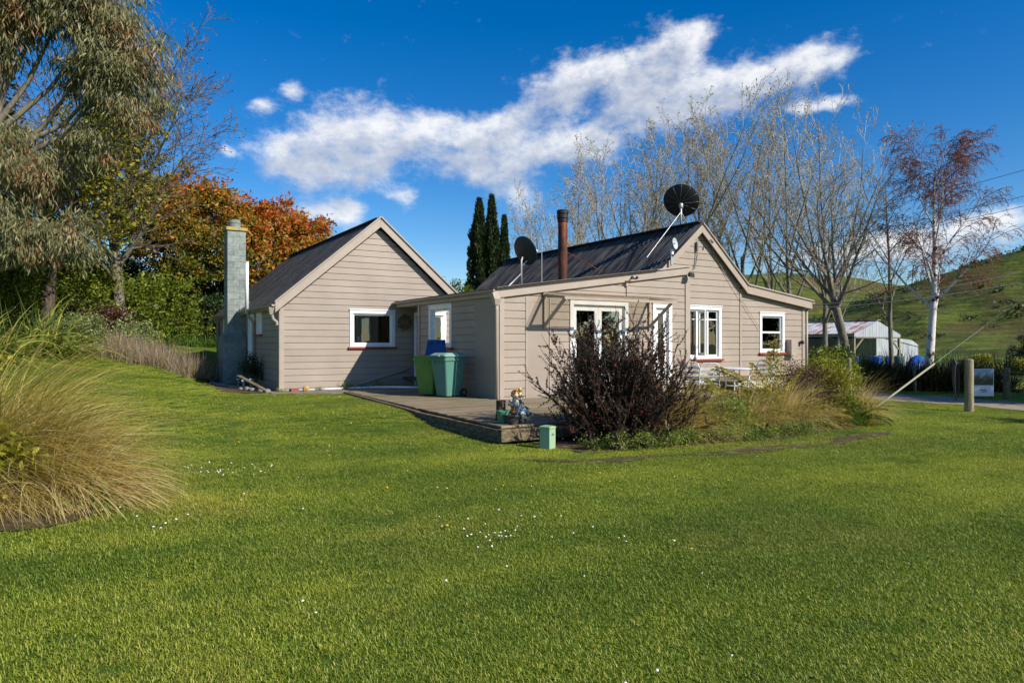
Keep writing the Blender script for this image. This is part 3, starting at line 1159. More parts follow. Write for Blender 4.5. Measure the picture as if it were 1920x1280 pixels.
# downpipe and rainhead at the front corner
mb = MB().tube([(7.96, 13.52, 2.42), (7.965, 13.53, 2.25), (7.97, 13.535, 0.27)], 0.038, 12)
mb.build('downpipe', M['trim'], house, smooth=True)
mb = MB().hexa([(7.90, 13.47, 2.38), (8.02, 13.47, 2.38), (8.02, 13.58, 2.38), (7.90, 13.58, 2.38),
                (7.86, 13.43, 2.52), (8.03, 13.43, 2.52), (8.03, 13.60, 2.52), (7.86, 13.60, 2.52)])
mb.hexa([(7.86, 13.44, 2.52), (8.03, 13.44, 2.52), (8.03, 13.60, 2.52), (7.86, 13.60, 2.52), (7.82, 13.46, 2.66), (7.95, 13.46, 2.70), (7.95, 13.60, 2.70), (7.82, 13.60, 2.66)])
mb.build('rainhead', M['trim'], house, bevel=0.003)

# fascia across the wing following the lean-to roof
rake(7.97, 2.745, 14.03, 2.745 + 6.06 * LS, 13.50, 0.20, 0.035, 'fascia')
rake(7.95, 2.785, 14.05, 2.785 + 6.1 * LS, 13.46, 0.045, 0.10, 'roof_edge_flashing')
rlt = MB().bar((12.86, 13.55, 3.46), (12.86, 24.0, 3.46), 0.10, 0.02).build('roof', M['roof'], house)
ltm = corr_mesh('roofing_sheet', 0.775, 4.98, M['roof'])
lay_sheets('roofing_sheet', ltm, rlt, (7.93, 19.47, 2.765), (0, -1, 0), (1, 0, LS), 0.760, 8)
lt2 = corr_mesh('roofing_sheet', 0.775, 2.65, M['roof'])
lay_sheets('roofing_sheet', lt2, rlt, (10.26, 24.1, 3.09), (0, -1, 0), (1, 0, LS), 0.760, 6)

# ---- main gable and the lean-to beyond it
FX, FY = 12.9, 13.84


def lim_main(z):
    l = 14.72 - (4.70 - z) / 0.86
    if z < 3.42:
        l = 13.98
    if z > 3.07:
        r = 14.72 + (4.70 - z) / 0.86
    else:
        r = min(19.50, 16.6 + (3.07 - z) / 0.125)
    return max(l, 12.95) - FX, r - FX


w1 = (14.20 - FX, 15.65 - FX, 1.08, 2.57)
w2 = (17.32 - FX, 18.47 - FX, 1.24, 2.45)
WM = mk_wall((FX, FY, 0), (1, 0, 0), (0, -1, 0), lim_main, 0.64, 4.66,
             [(w1[0] + 0.05, w1[1] - 0.05, w1[2] + 0.02, w1[3] - 0.05), (w2[0] + 0.05, w2[1] - 0.05, w2[2] + 0.02, w2[3] - 0.05)])
window(WM, *w1, mull=(w1[0] + 0.50, w1[0] + 0.93), rails=((2.20, 0.035),))
window(WM, *w2, rails=((1.86, 0.055),))
# the middle casement stands ajar
mb = MB()
hx, hy = 14.68, 13.78
dxx, dyy = -0.18, -0.40
for (f0, f1, z0, z1) in ((0.0, 0.12, 1.18, 2.44), (0.88, 1.0, 1.18, 2.44), (0.12, 0.88, 2.37, 2.44), (0.12, 0.88, 1.18, 1.26), (0.12, 0.88, 2.18, 2.21)):
    a_, b_ = (hx + dxx * f0, hy + dyy * f0), (hx + dxx * f1, hy + dyy * f1)
    nx, ny = 0.032, -0.0145
    mb.hexa([(a_[0], a_[1], z0), (b_[0], b_[1], z0), (b_[0] + nx, b_[1] + ny, z0), (a_[0] + nx, a_[1] + ny, z0),
             (a_[0], a_[1], z1), (b_[0], b_[1], z1), (b_[0] + nx, b_[1] + ny, z1), (a_[0] + nx, a_[1] + ny, z1)])
mb.build('open_casement', M['white'], house, bevel=0.003)
trimbox(WM, 16.43 - FX, 16.50 - FX, 0.62, 3.12, 0.045, 'cover_strip')
trimbox(WM, 19.34 - FX, 19.47 - FX, 0.62, 2.72, 0.05)
trimbox(WM, 13.98 - FX, 19.55 - FX, 0.56, 0.64, 0.06, 'base_board', 'trim')
mb = MB().box(14.0, 19.5, 13.86, 13.95, -0.4, 0.55).box(8.1, 14.0, 13.62, 13.72, -0.1, 0.2)
mb.build('foundation', M['concrete'], house)
MB().tube([(19.56, 13.80, 2.62), (19.56, 13.80, 0.0)], 0.04, 10).build('downpipe', M['trim'], house, smooth=True)
# barge boards
rake(12.70, 3.125, 14.719, 4.86, 13.66, 0.24)
rake(14.721, 4.86, 16.62, 3.227, 13.66, 0.24)
rake(16.62, 3.227, 19.66, 2.850, 13.66, 0.24)
rake(12.68, 3.16, 14.719, 4.91, 13.62, 0.045, 0.10, 'roof_edge_flashing')
rake(14.721, 4.91, 16.62, 3.27, 13.62, 0.045, 0.10, 'roof_edge_flashing')
rake(16.62, 3.27, 19.70, 2.89, 13.62, 0.045, 0.10, 'roof_edge_flashing')
mb = MB()
for (xa, za, xb, zb) in ((12.75, 3.06, 14.72, 4.76), (14.72, 4.76, 16.62, 3.13), (16.62, 3.13, 19.60, 2.76)):
    mb.hexa([(xa, 13.70, za - 0.015), (xb, 13.70, zb - 0.015), (xb, 13.83, zb - 0.015), (xa, 13.83, za - 0.015),
             (xa, 13.70, za), (xb, 13.70, zb), (xb, 13.83, zb), (xa, 13.83, za)])
mb.build('soffit', M['trim'], house)
# main roof in corrugated steel
rmn = MB().bar((14.72, 13.66, 4.915), (14.72, 24.2, 4.915), 0.30, 0.022).tube([(14.72, 13.66, 4.925), (14.72, 24.2, 4.925)], 0.045, 8)
rmn = rmn.build('roof', M['roof'], house)
msl = math.hypot(2.02, 1.735)
mm = corr_mesh('roofing_sheet', 0.775, msl, M['roof'], 0.127, 0.017)
lay_sheets('roofing_sheet', mm, rmn, (12.70, 24.2, 3.155), (0, -1, 0), (2.02, 0, 1.735), 0.760, 14, 0.012)
mr_ = corr_mesh('roofing_sheet', 0.775, math.hypot(1.92, 1.65), M['roof'])
lay_sheets('roofing_sheet', mr_, rmn, (16.64, 13.64, 3.245), (0, 1, 0), (-1.92, 0, 1.65), 0.760, 14, 0.012)
ml = corr_mesh('roofing_sheet', 0.775, math.hypot(3.08, 0.385), M['roof'])
lay_sheets('roofing_sheet', ml, rmn, (19.70, 13.64, 2.875), (0, 1, 0), (-3.08, 0, 0.385), 0.760, 14, 0.008)
gutter(((19.74, 24.2, 2.82), (19.74, 13.66, 2.82)), 0.055)
# far and inner walls
mb = MB().box(12.9, 19.5, 24.02, 24.10, 0.0, 2.7).box(19.43, 19.50, 13.9, 24.02, -0.3, 2.68).box(10.30, 12.9, 24.02, 24.10, 0.0, 2.9)
mb.box(10.24, 10.30, 19.5, 24.10, 0.0, 2.9)
mb.add([(12.9, 24.02, 2.7), (16.6, 24.02, 2.7), (14.72, 24.02, 4.7), (12.9, 24.1, 2.7), (16.6, 24.1, 2.7), (14.72, 24.1, 4.7)],
       [(0, 1, 2), (5, 4, 3), (0, 3, 4, 1), (1, 4, 5, 2), (2, 5, 3, 0)])
mb.build('wall', M['panel'], house)
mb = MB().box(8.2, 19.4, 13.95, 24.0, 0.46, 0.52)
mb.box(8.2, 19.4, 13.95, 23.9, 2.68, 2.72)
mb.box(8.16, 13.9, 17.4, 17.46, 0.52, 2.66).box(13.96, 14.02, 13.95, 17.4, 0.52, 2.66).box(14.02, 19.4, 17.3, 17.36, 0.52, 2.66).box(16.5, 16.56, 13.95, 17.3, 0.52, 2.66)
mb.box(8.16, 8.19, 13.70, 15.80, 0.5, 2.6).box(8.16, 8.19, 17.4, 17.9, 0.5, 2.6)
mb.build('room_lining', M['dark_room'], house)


def curtain(x0, x1, y, z0, z1, waves, name='curtain'):
    n = waves * 8
    xs = np.linspace(x0, x1, n + 1)
    ys = y + 0.035 * np.sin(np.linspace(0, waves * 2 * np.pi, n + 1))
    Vv = np.concatenate([np.stack([xs, ys, 0 * xs + z0], -1), np.stack([xs, ys, 0 * xs + z1], -1)])
    i_ = np.arange(n)
    return link(name, np_mesh(name, Vv, np.stack([i_, i_ + 1, i_ + n + 2, i_ + n + 1], -1), M['curtain'], smooth=True))


for k, (x0, x1, y, z0, z1, lb) in enumerate(((15.34, 15.60, 14.02, 1.0, 2.5, 'pale curtain drawn aside behind the three-light window'),
                                           (18.12, 18.42, 14.02, 1.2, 2.42, 'pale curtain drawn aside behind the sash window'),
                                           (11.45, 11.75, 13.85, 0.6, 2.5, 'pale curtain hanging behind the french doors'))):
    tag(curtain(x0, x1, y, z0, z1, 4), lb, 'curtain')

# small fittings on the walls
def fit(name, mb, mat, **kw):
    return mb.build(name, M[mat], house, **kw)


fit('meter_box', MB().box(18.56, 18.86, 13.62, 13.815, 1.14, 1.64), 'trim', bevel=0.01)
fit('wall_lamp', MB().lathe((19.26, 13.74, 1.56), [(0.02, -0.06), (0.05, -0.05), (0.062, 0.0), (0.05, 0.05), (0.02, 0.06)], 12).tube([(19.26, 13.82, 1.56), (19.26, 13.74, 1.56)], 0.02), 'black', smooth=True)
flood = MB().tube([(14.02, 13.5, 3.42), (13.98, 13.40, 3.40)], 0.018).hexa([(13.90, 13.34, 3.30), (14.08, 13.34, 3.30), (14.08, 13.44, 3.34), (13.90, 13.44, 3.34), (13.92, 13.34, 3.42), (14.06, 13.34, 3.42), (14.06, 13.42, 3.44), (13.92, 13.42, 3.44)])
fit('flood_lamp', flood, 'black', bevel=0.006)
flood = MB().tube([(11.92, 13.5, 3.16), (11.92, 13.40, 3.18)], 0.016)
for sx in (-0.07, 0.09):
    flood.tube([(11.92, 13.42, 3.17), (11.92 + sx, 13.38, 3.17), (11.92 + sx, 13.33, 3.20)], [0.012, 0.025, 0.04], 10)
fit('twin_spotlight', flood, 'black', smooth=True)
fit('junction_box', MB().box(11.80, 11.88, 13.51, 13.57, 2.98, 3.06), 'trim')
fit('cable', MB().tube([(11.84, 13.555, 3.0), (11.845, 13.555, 2.60)], 0.008), 'black')
bk = MB().tube([(14.62, 13.80, 4.28), (14.62, 13.76, 4.02), (14.58, 13.77, 3.78), (14.52, 13.77, 3.6)], 0.016).box(14.595, 14.645, 13.735, 13.80, 4.10, 4.36)
fit('wall_bracket', bk, 'lead')
fit('service_cable', MB().tube([(15.05, 13.66, 4.50), (15.3, 13.78, 4.05), (16.5, 13.76, 2.75), (17.28, 13.77, 1.95)], 0.007, 6), 'trim')
fit('cable_hook', MB().tube([(15.02, 13.66, 4.42), (15.02, 13.60, 4.42), (15.02, 13.59, 4.37)], 0.018).ball((15.02, 13.58, 4.36), 0.035, 8, 6), 'black')
# flue with cowl and stay rods on the lean-to roof
fl = MB().lathe((11.80, 16.27, 3.20), [(0.135, 0), (0.135, 1.80), (0.138, 1.80), (0.138, 1.84)], 24)
flo = fl.build('flue', M['rust'], house, smooth=False)
MB().lathe((11.80, 16.27, 5.02), [(0.155, 0), (0.155, 0.08), (0.145, 0.085), (0.145, 0.10), (0.168, 0.105), (0.168, 0.21), (0.15, 0.215), (0.15, 0.235), (0.172, 0.24), (0.172, 0.33), (0.15, 0.35), (0.12, 0.35)], 24).build('cowl', plain('sooty_steel', lin(46, 38, 36), 0.6, 0.3, 0.3, 8), flo)
MB().tube([(11.85, 16.25, 4.2), (13.22, 16.2, 3.66)], 0.011, 6).tube([(11.82, 16.2, 4.0), (12.94, 17.6, 3.40)], 0.011, 6).build('stay_rod', M['rust'], flo)
# ------------------------------------------------------------------ deck, landing and path
deck = empty('timber_deck', (7.0, 11.0, 0.0), label='weathered low timber deck wrapping round the cottage corner', cat='deck')
yk = 9.05
rg = random.Random(3)
while yk < 18.0:
    xl = 5.42 + 0.55 * max(0, (yk - 9.0) / 9.0) ** 1.3 + rg.uniform(-0.012, 0.012)
    segs = []
    if yk + 0.14 < 13.50:
        j1 = rg.choice((8.1, 9.0, 10.2)); segs = [(xl, j1 - 0.003), (j1 + 0.003, 14.05 + rg.uniform(-0.01, 0.01))]
    else:
        segs = [(xl, 7.93)]
    for (a, b) in segs:
        dz = rg.uniform(-0.004, 0.004)
        mb = MB().box(a, b, yk, yk + 0.138, 0.215 + dz, 0.25 + dz)
        mb.build('plank', M['deck'], deck, bevel=0.004)
    yk += 0.145
for (a, b, nm) in (((5.40, 9.0, 0.10), (5.44, 12.2, 0.11), 'sleeper'), ((5.45, 12.22, 0.12), (5.92, 17.95, 0.14), 'sleeper')):
    MB().bar(a, b, 0.10, 0.20).build(nm, M['sleeper'], deck, bevel=0.008)
MB().bar((5.34, 8.98, 0.12), (6.25, 8.93, 0.125), 0.12, 0.19).build('sleeper', M['sleeper'], deck, bevel=0.010)
MB().bar((6.27, 8.97, 0.12), (14.0, 8.99, 0.12), 0.08, 0.19).build('sleeper', M['sleeper'], deck, bevel=0.008)
MB().bar((14.04, 9.0, 0.11), (14.04, 13.4, 0.11), 0.06, 0.19).build('sleeper', M['sleeper'], deck, bevel=0.008)
MB().bar((5.36, 9.2, 0.02), (5.36, 13.5, 0.06), 0.06, 0.12).build('bearer', M['sleeper'], deck, bevel=0.006)

land = empty('timber_landing', (16.0, 12.8, 0.0), label='raised pale timber landing below the sash window', cat='landing')
for k in range(12):
    MB().box(14.12, 17.35 + 0.008 * (k % 3), 11.95 + k * 0.148, 11.95 + k * 0.148 + 0.142, 0.52, 0.555).build('plank', M['deck'], land, bevel=0.003)
MB().box(14.10, 17.40, 11.90, 11.945, 0.36, 0.55).build('fascia', plain('pale_timber', lin(190, 182, 162), 0.8, 0, 0.15, 6, 0.2), land, bevel=0.004)
MB().box(17.31, 17.36, 11.95, 13.7, 0.30, 0.515).build('fascia', M['sleeper'], land)
for (x, y) in ((14.3, 12.05), (15.8, 12.05), (17.2, 12.05), (17.2, 13.5)):
    MB().box(x - 0.05, x + 0.05, y - 0.05, y + 0.05, -0.35, 0.515).build('post', M['sleeper'], land)

pth = MB()
pts_o = [(4.2, 18.72), (5.6, 18.05), (6.1, 17.96), (8.0, 17.96), (8.0, 19.46), (4.62, 19.46), (4.2, 19.46)]
pth.add([(x, y, 0.218) for x, y in pts_o] + [(x, y, 0.05) for x, y in pts_o],
        [tuple(range(7))] + [(i, i + 7, (i + 1) % 7 + 7, (i + 1) % 7) for i in range(7)])
tag(pth.build('concrete_path', M['concrete']), 'grey concrete apron between the gable wall and deck', 'path', kind='structure')

# white waste pipe along the wall foot, grey waste pipe on the wall
wp = MB().tube([(5.05, 19.30, 0.235), (6.4, 19.25, 0.245), (7.2, 19.15, 0.25), (7.55, 18.7, 0.27), (7.75, 18.1, 0.285), (7.97, 17.7, 0.30)], 0.035, 10)
wp.build('waste_pipe', M['white_plastic'], house, smooth=True)
MB().tube([(6.35, 19.40, 0.20), (7.4, 19.42, 0.50), (8.35, 19.43, 0.74), (8.40, 19.47, 0.75)], 0.03, 8).build('waste_pipe', M['trim'], house, smooth=True)

# ------------------------------------------------------------------ small things by the walls
b1 = MB().box(-0.115, 0.115, -0.055, 0.055, 0, 0.075).build('brick', plain('red_brick', lin(140, 78, 56), 0.9, 0, 0.2, 20, 0.4))
b1.location = (4.88, 19.12, 0.218); b1.rotation_euler = (0, 0, 0.3)
tag(b1, 'loose red brick lying at the gable wall corner', 'brick')


def rock(name, loc, sx, sy, sz, mat, seed, label, cat='stone', group=None):
    bm = bmesh.new()
    bmesh.ops.create_icosphere(bm, subdivisions=2, radius=1)
    r_ = random.Random(seed)
    for v in bm.verts:
        f = 1 + r_.uniform(-0.16, 0.16)
        v.co = Vector((v.co.x * sx * f, v.co.y * sy * f, max(v.co.z, -0.6) * sz * f))
    me = bpy.data.meshes.new(name); bm.to_mesh(me); bm.free()
    me.materials.append(mat)
    o = link(name, me)
    o.location = loc; o.rotation_euler = (0, 0, seed * 1.3)
    return tag(o, label, cat, group)


rock('stone', (5.18, 19.05, 0.27), 0.09, 0.08, 0.10, plain('ochre_stone', lin(188, 150, 84), 0.9, 0, 0.2, 12, 0.4), 4, 'ochre stone beside the loose red brick')
gst = plain('grey_stone', lin(128, 122, 112), 0.95, 0, 0.2, 9, 0.5)
for k in range(13):
    f = k / 12
    x, y = 3.45 + 0.75 * f, 23.4 - 4.2 * f
    rock('edging_stone', (x, y, H(x, y) + 0.03), rg.uniform(0.10, 0.17), rg.uniform(0.08, 0.12), rg.uniform(0.06, 0.09), gst, 20 + k,
         'grey edging stone round the shaded bed by the side wall', 'stone', 'stones edging the side bed')
pk = MB().bar((3.7, 20.5, 0.62), (4.35, 19.15, 0.15), 0.14, 0.03).build('plank', M['sleeper'])
tag(pk, 'old grey plank leaning low beside the side wall', 'plank')

# bottles on the bathroom sill
def bottle(x, y, z, prof, mat, label):
    return tag(MB().lathe((x, y, z), prof, 14).build('bottle', mat, smooth=True), label, 'bottle')


sillz = 1.535
pb = plain('blue_plastic', lin(24, 110, 190), 0.35, 0, 0.04, 5)
pw = plain('pale_tube_plastic', lin(196, 214, 222), 0.4, 0, 0.05, 5)
bottle(6.95, 19.578, sillz, [(0.038, 0), (0.040, 0.02), (0.040, 0.18), (0.030, 0.21), (0.028, 0.25), (0.02, 0.255)], pb, 'tall blue bottle on the bathroom window sill')
bottle(6.85, 19.578, sillz, [(0.026, 0), (0.028, 0.03), (0.038, 0.18), (0.040, 0.185)], pw, 'pale cosmetic tube on the bathroom window sill')
bottle(7.27, 19.572, sillz, [(0.02, 0), (0.022, 0.03), (0.026, 0.12), (0.02, 0.125), (0.016, 0.145)], plain('yellow_blue_plastic', lin(60, 84, 150), 0.4, 0, 0.5, 18), 'small dark blue tube alone on the bathroom sill')
tag(MB().hexa([(6.70, 19.60, sillz), (6.80, 19.60, sillz), (6.80, 19.63, sillz), (6.70, 19.63, sillz), (6.70, 19.60, sillz + 0.26), (6.72, 19.60, sillz + 0.22), (6.72, 19.63, sillz + 0.22), (6.70, 19.63, sillz + 0.26)])
    .build('wooden_stand', plain('orange_wood', lin(168, 96, 44), 0.5, 0, 0.15, 12)), 'small orange wooden stand on the bathroom sill', 'stand')

# hanging wreath in the porch corner
wr = MB()
for k in range(170):
    a = rg.uniform(0, 2 * math.pi); rr = 0.17 + rg.gauss(0, 0.035)
    c = Vector((8.22 + rr * math.cos(a), 19.40 + rg.uniform(-0.05, 0.04), 2.16 + rr * math.sin(a)))
    d = Vector((-math.sin(a), rg.uniform(-0.6, 0.3), math.cos(a))).normalized() * rg.uniform(0.04, 0.08)
    sd = d.cross(Vector((rg.uniform(-1, 1), 1, rg.uniform(-1, 1)))).normalized() * 0.018
    wr.add([c - d, c + sd, c + d, c - sd], [(0, 1, 2, 3)])
wr.lathe((8.22, 19.40, 2.16), [(0.13, -0.02), (0.2, -0.02), (0.2, 0.02), (0.13, 0.02)], 18, (0, 1, 0))
tag(wr.build('wreath', plain('dry_wreath', lin(104, 92, 64), 0.9, 0, 0.4, 14)), 'round dried wreath hanging on the porch corner wall', 'wreath')

# ------------------------------------------------------------------ wheelie bins
def rounded_prism(mb, z0, z1, hx0, hy0, hx1, hy1, r=0.05, cx=0, cy=0, n=4, closed=True):
    o = len(mb.v)
    for (z, hx, hy) in ((z0, hx0, hy0), (z1, hx1, hy1)):
        for q, (sx, sy) in enumerate(((1, 1), (-1, 1), (-1, -1), (1, -1))):
            for k in range(n):
                a = math.pi / 2 * (q + k / (n - 1))
                mb.v.append((cx + sx * (hx - r) + r * math.cos(a), cy + sy * (hy - r) + r * math.sin(a), z))
    m = 4 * n
    for k in range(m):
        mb.f.append((o + k, o + (k + 1) % m, o + m + (k + 1) % m, o + m + k))
    if closed:
        mb.f.append(tuple(o + k for k in range(m))[::-1]); mb.f.append(tuple(o + m + k for k in range(m)))
    return mb


def wheelie_bin(loc, rz, body, lidmat, open_lid, label):
    e = empty('wheelie_bin', loc, rz, label, 'bin', 'wheelie bins against the lean-to wall')
    b = MB()
    rounded_prism(b, 0.03, 0.86, 0.23, 0.20, 0.335, 0.275, 0.05)
    rounded_prism(b, 0.86, 0.90, 0.365, 0.30, 0.365, 0.30, 0.05)
    rounded_prism(b, 0.90, 0.96, 0.335, 0.275, 0.34, 0.28, 0.05)
    for sy in (-0.14, 0, 0.14):       # ribs under the rim
        b.box(-0.345, -0.315, sy - 0.02, sy + 0.02, 0.78, 0.86)
    b.build('bin_body', body, e, world_space=False, bevel=0.004)
    l = MB()
    if open_lid:
        l.hexa([(0.33, -0.29, 0.97), (0.37, -0.29, 0.97), (0.37, 0.29, 0.97), (0.33, 0.29, 0.97),
                (0.40, -0.24, 1.36), (0.43, -0.24, 1.36), (0.43, 0.24, 1.36), (0.40, 0.24, 1.36)])
        for sy in (-0.16, 0.0, 0.16):
            l.lathe((0.375, sy, 1.30), [(0.045, 0), (0.05, 0.02)], 10, (-1, 0, 0.15))
    else:
        rounded_prism(l, 0.96, 0.995, 0.375, 0.305, 0.37, 0.30, 0.06)
        rounded_prism(l, 0.995, 1.045, 0.36, 0.29, 0.27, 0.22, 0.06)
        l.box(-0.42, -0.36, -0.12, 0.12, 0.965, 0.99)
    l.build('lid', lidmat, e, world_space=False, bevel=0.006)
    MB().tube([(0.40, -0.24, 0.93), (0.40, 0.24, 0.93)], 0.016, 8).box(0.34, 0.41, -0.25, -0.22, 0.90, 0.95).box(0.34, 0.41, 0.22, 0.25, 0.90, 0.95).build('handle', body, e, world_space=False)
    for sy in (-0.25, 0.25):
        w = MB().lathe((0.25, sy - 0.025, 0.10), [(0.05, -0.002), (0.09, 0.0), (0.10, 0.012), (0.10, 0.038), (0.09, 0.05), (0.05, 0.052)], 18, (0, 1, 0)).build('wheel', M['black'], e, world_space=False)
        MB().lathe((0.25, sy - 0.03, 0.10), [(0.02, 0), (0.045, 0.0), (0.045, 0.06), (0.02, 0.06)], 12, (0, 1, 0)).build('hub', M['lead'], w)
    return e


teal = plain('teal_bin_plastic', lin(80, 128, 114), 0.55, 0, 0.08, 4, 0.05)
teal2 = plain('pale_teal_lid_plastic', lin(124, 160, 146), 0.5, 0, 0.08, 4, 0.05)
lime = plain('lime_bin_plastic', lin(98, 138, 58), 0.5, 0, 0.1, 4, 0.05)
blue_ = plain('deep_blue_plastic', lin(18, 62, 128), 0.45, 0, 0.06, 4)
wheelie_bin((7.42, 14.85, 0.25), R(14), teal, teal2, False, 'teal wheelie bin with its pale lid closed')
wheelie_bin((7.28, 15.62, 0.25), R(40), lime, blue_, True, 'lime green wheelie bin with its blue lid flipped open')
# tins and a dark carton beside the bins
for k, (x, y, cc) in enumerate(((7.62, 16.72, (178, 150, 96)), (7.69, 16.62, (120, 44, 40)), (7.72, 16.73, (170, 176, 184)))):
    z0 = 0.25
    cn = MB().lathe((x, y, z0), [(0.045, 0), (0.05, 0.01), (0.05, 0.21), (0.046, 0.22), (0.04, 0.215)], 16).build('tin', plain('tin_%s' % ('gold', 'red', 'silver')[k], lin(*cc), 0.3, 0.6, 0.1, 6), smooth=False)
    tag(cn, ('gold tin standing beside the lime bin', 'dark red tin standing beside the lime bin', 'silver tin standing beside the lime bin')[k], 'tin')
tag(MB().box(7.72, 7.97, 16.28, 16.56, 0.25, 0.47).build('carton', plain('dark_blue_card', lin(32, 34, 58), 0.7, 0, 0.1, 8), bevel=0.006), 'small dark blue carton between tins and lime bin', 'carton')

# ------------------------------------------------------------------ garden ornaments on the deck corner
def figurine():
    e = empty('garden_figurine', (6.02, 9.62, 0.25), R(-20), 'painted garden figurine with orange cap carrying a small companion', 'figurine')
    cream = plain('glazed_cream', lin(206, 190, 160), 0.4, 0, 0.08, 20)
    grey = plain('glazed_grey', lin(150, 148, 138), 0.45, 0, 0.15, 20)
    orng = plain('glazed_orange', lin(206, 116, 28), 0.4, 0, 0.12, 20)
    yel = plain('glazed_yellow', lin(220, 180, 40), 0.4, 0, 0.1, 20)
    # torso, seated on a mound
    MB().lathe((0, 0, 0), [(0.12, 0), (0.13, 0.05), (0.10, 0.14), (0.075, 0.18), (0.03, 0.19)], 14).build('mound', plain('mossy_clay', lin(96, 84, 52), 0.8, 0, 0.25, 20), e, True, world_space=False)
    MB().ball((0, 0, 0.27), 0.085, 14, 10, (1, 0.85, 1.25)).build('torso', grey, e, True, world_space=False)
    MB().ball((0, -0.01, 0.42), 0.068, 14, 10, (1, 1, 1.02)).ball((0, -0.075, 0.415), 0.013, 8, 6).ball((0.066, 0, 0.415), 0.016, 8, 6).ball((-0.066, 0, 0.415), 0.016, 8, 6).build('head', cream, e, True, world_space=False)
    MB().lathe((0, 0, 0.435), [(0.074, 0), (0.072, 0.02), (0.055, 0.05), (0.028, 0.066), (0.006, 0.07)], 14).build('cap', orng, e, True, world_space=False)
    MB().tube([(0.07, 0, 0.33), (0.115, -0.04, 0.27), (0.07, -0.10, 0.25)], [0.03, 0.026, 0.02], 10).ball((0.06, -0.105, 0.25), 0.022, 8, 6).build('arm', grey, e, True, world_space=False)
    MB().tube([(-0.07, 0, 0.33), (-0.11, -0.05, 0.27), (-0.05, -0.10, 0.26)], [0.03, 0.026, 0.02], 10).ball((-0.045, -0.105, 0.26), 0.022, 8, 6).build('arm', grey, e, True, world_space=False)
    for sx in (-0.045, 0.045):
        MB().tube([(sx, -0.03, 0.18), (sx * 1.3, -0.12, 0.17), (sx * 1.3, -0.13, 0.06)], [0.04, 0.036, 0.03], 10).ball((sx * 1.3, -0.16, 0.045), 0.034, 10, 6, (0.9, 1.5, 0.8)).build('leg', orng, e, True, world_space=False)
    # small companion riding the shoulder
    MB().ball((0.085, 0.03, 0.42), 0.042, 12, 8, (1, 0.9, 1.4)).tube([(0.06, 0.0, 0.42), (0.05, -0.05, 0.39)], [0.015, 0.012]).tube([(0.11, 0.0, 0.42), (0.12, -0.05, 0.38)], [0.015, 0.012]).build('companion', cream, e, True, world_space=False)
    MB().ball((0.088, 0.025, 0.505), 0.036, 12, 8).build('companion_head', yel, e, True, world_space=False)
    MB().ball((0.05, -0.115, 0.19), 0.026, 8, 6).ball((0.085, -0.12, 0.215), 0.022, 8, 6).build('flowers', plain('glazed_lilac_green', lin(112, 150, 70), 0.4, 0, 0.3, 40), e, True, world_space=False)
    return e


figurine()
st = MB().lathe((5.84, 9.78, 0.25), [(0.10, 0), (0.085, 0.08), (0.078, 0.2), (0.08, 0.32), (0.07, 0.33), (0.01, 0.32)], 11)
tag(st.build('tree_stump', M['bark']), 'short brown stump ornament standing behind the figurine', 'stump')
gp = MB().lathe((5.66, 9.42, 0.25), [(0.07, 0), (0.075, 0.01), (0.095, 0.17), (0.105, 0.17), (0.108, 0.20), (0.095, 0.20), (0.085, 0.16), (0.01, 0.15)], 20)
tag(gp.build('plant_pot', plain('green_pot_glaze', lin(70, 138, 100), 0.45, 0, 0.08, 8)), 'small green plant pot on the deck corner', 'pot')
gp = MB().lathe((5.72, 9.22, 0.25), [(0.09, 0), (0.095, 0.01), (0.115, 0.09), (0.15, 0.13), (0.152, 0.155), (0.135, 0.155), (0.10, 0.11), (0.01, 0.10)], 22)
tag(gp.build('plant_pot', plain('dark_bowl_clay', lin(70, 66, 62), 0.8, 0, 0.2, 12, 0.3)), 'dark wide bowl pot at the deck edge', 'pot')
t = NT('painted_ball')
vor = t.new('TexVoronoi', feature='F1'); vor.inputs['Scale'].default_value = 26
t.L.new(t.pos(), vor.inputs['Vector'])
c = t.mix(t.rng(t.noise(19, 5, 0.7), 0.46, 0.54), lin(66, 64, 60), lin(222, 218, 206))
M['ball'] = t.end(t.bsdf(c, 0.85, 0, t.bump(t.noise(24, 4), 0.6, 0.02)))
bl = MB().lathe((5.92, 9.22, 0.25), [(0.05, 0.0), (0.055, 0.012), (0.07, 0.02)] + [(0.132 * math.sin(a), 0.145 - 0.132 * math.cos(a)) for a in np.linspace(0.6, 3.1, 12)], 22)
tag(bl.build('ornamental_ball', M['ball'], smooth=True), 'round black and white mosaic ball on the deck corner', 'ornament')
# service pedestal in the lawn
ped = empty('service_pedestal', (5.75, 8.30, 0.0), R(24), 'pale green plastic service pedestal standing in the lawn', 'pedestal')
pg = plain('pale_green_plastic', lin(148, 176, 138), 0.6, 0, 0.08, 6)
MB().box(-0.085, 0.085, -0.085, 0.085, -0.05, 0.27).build('body', pg, ped, bevel=0.008, world_space=False)
MB().box(-0.092, 0.092, -0.092, 0.092, 0.27, 0.315).build('lid', pg, ped, bevel=0.012, world_space=False)
MB().box(-0.03, 0.03, -0.0885, -0.085, 0.18, 0.21).build('latch', M['lead'], ped, world_space=False)

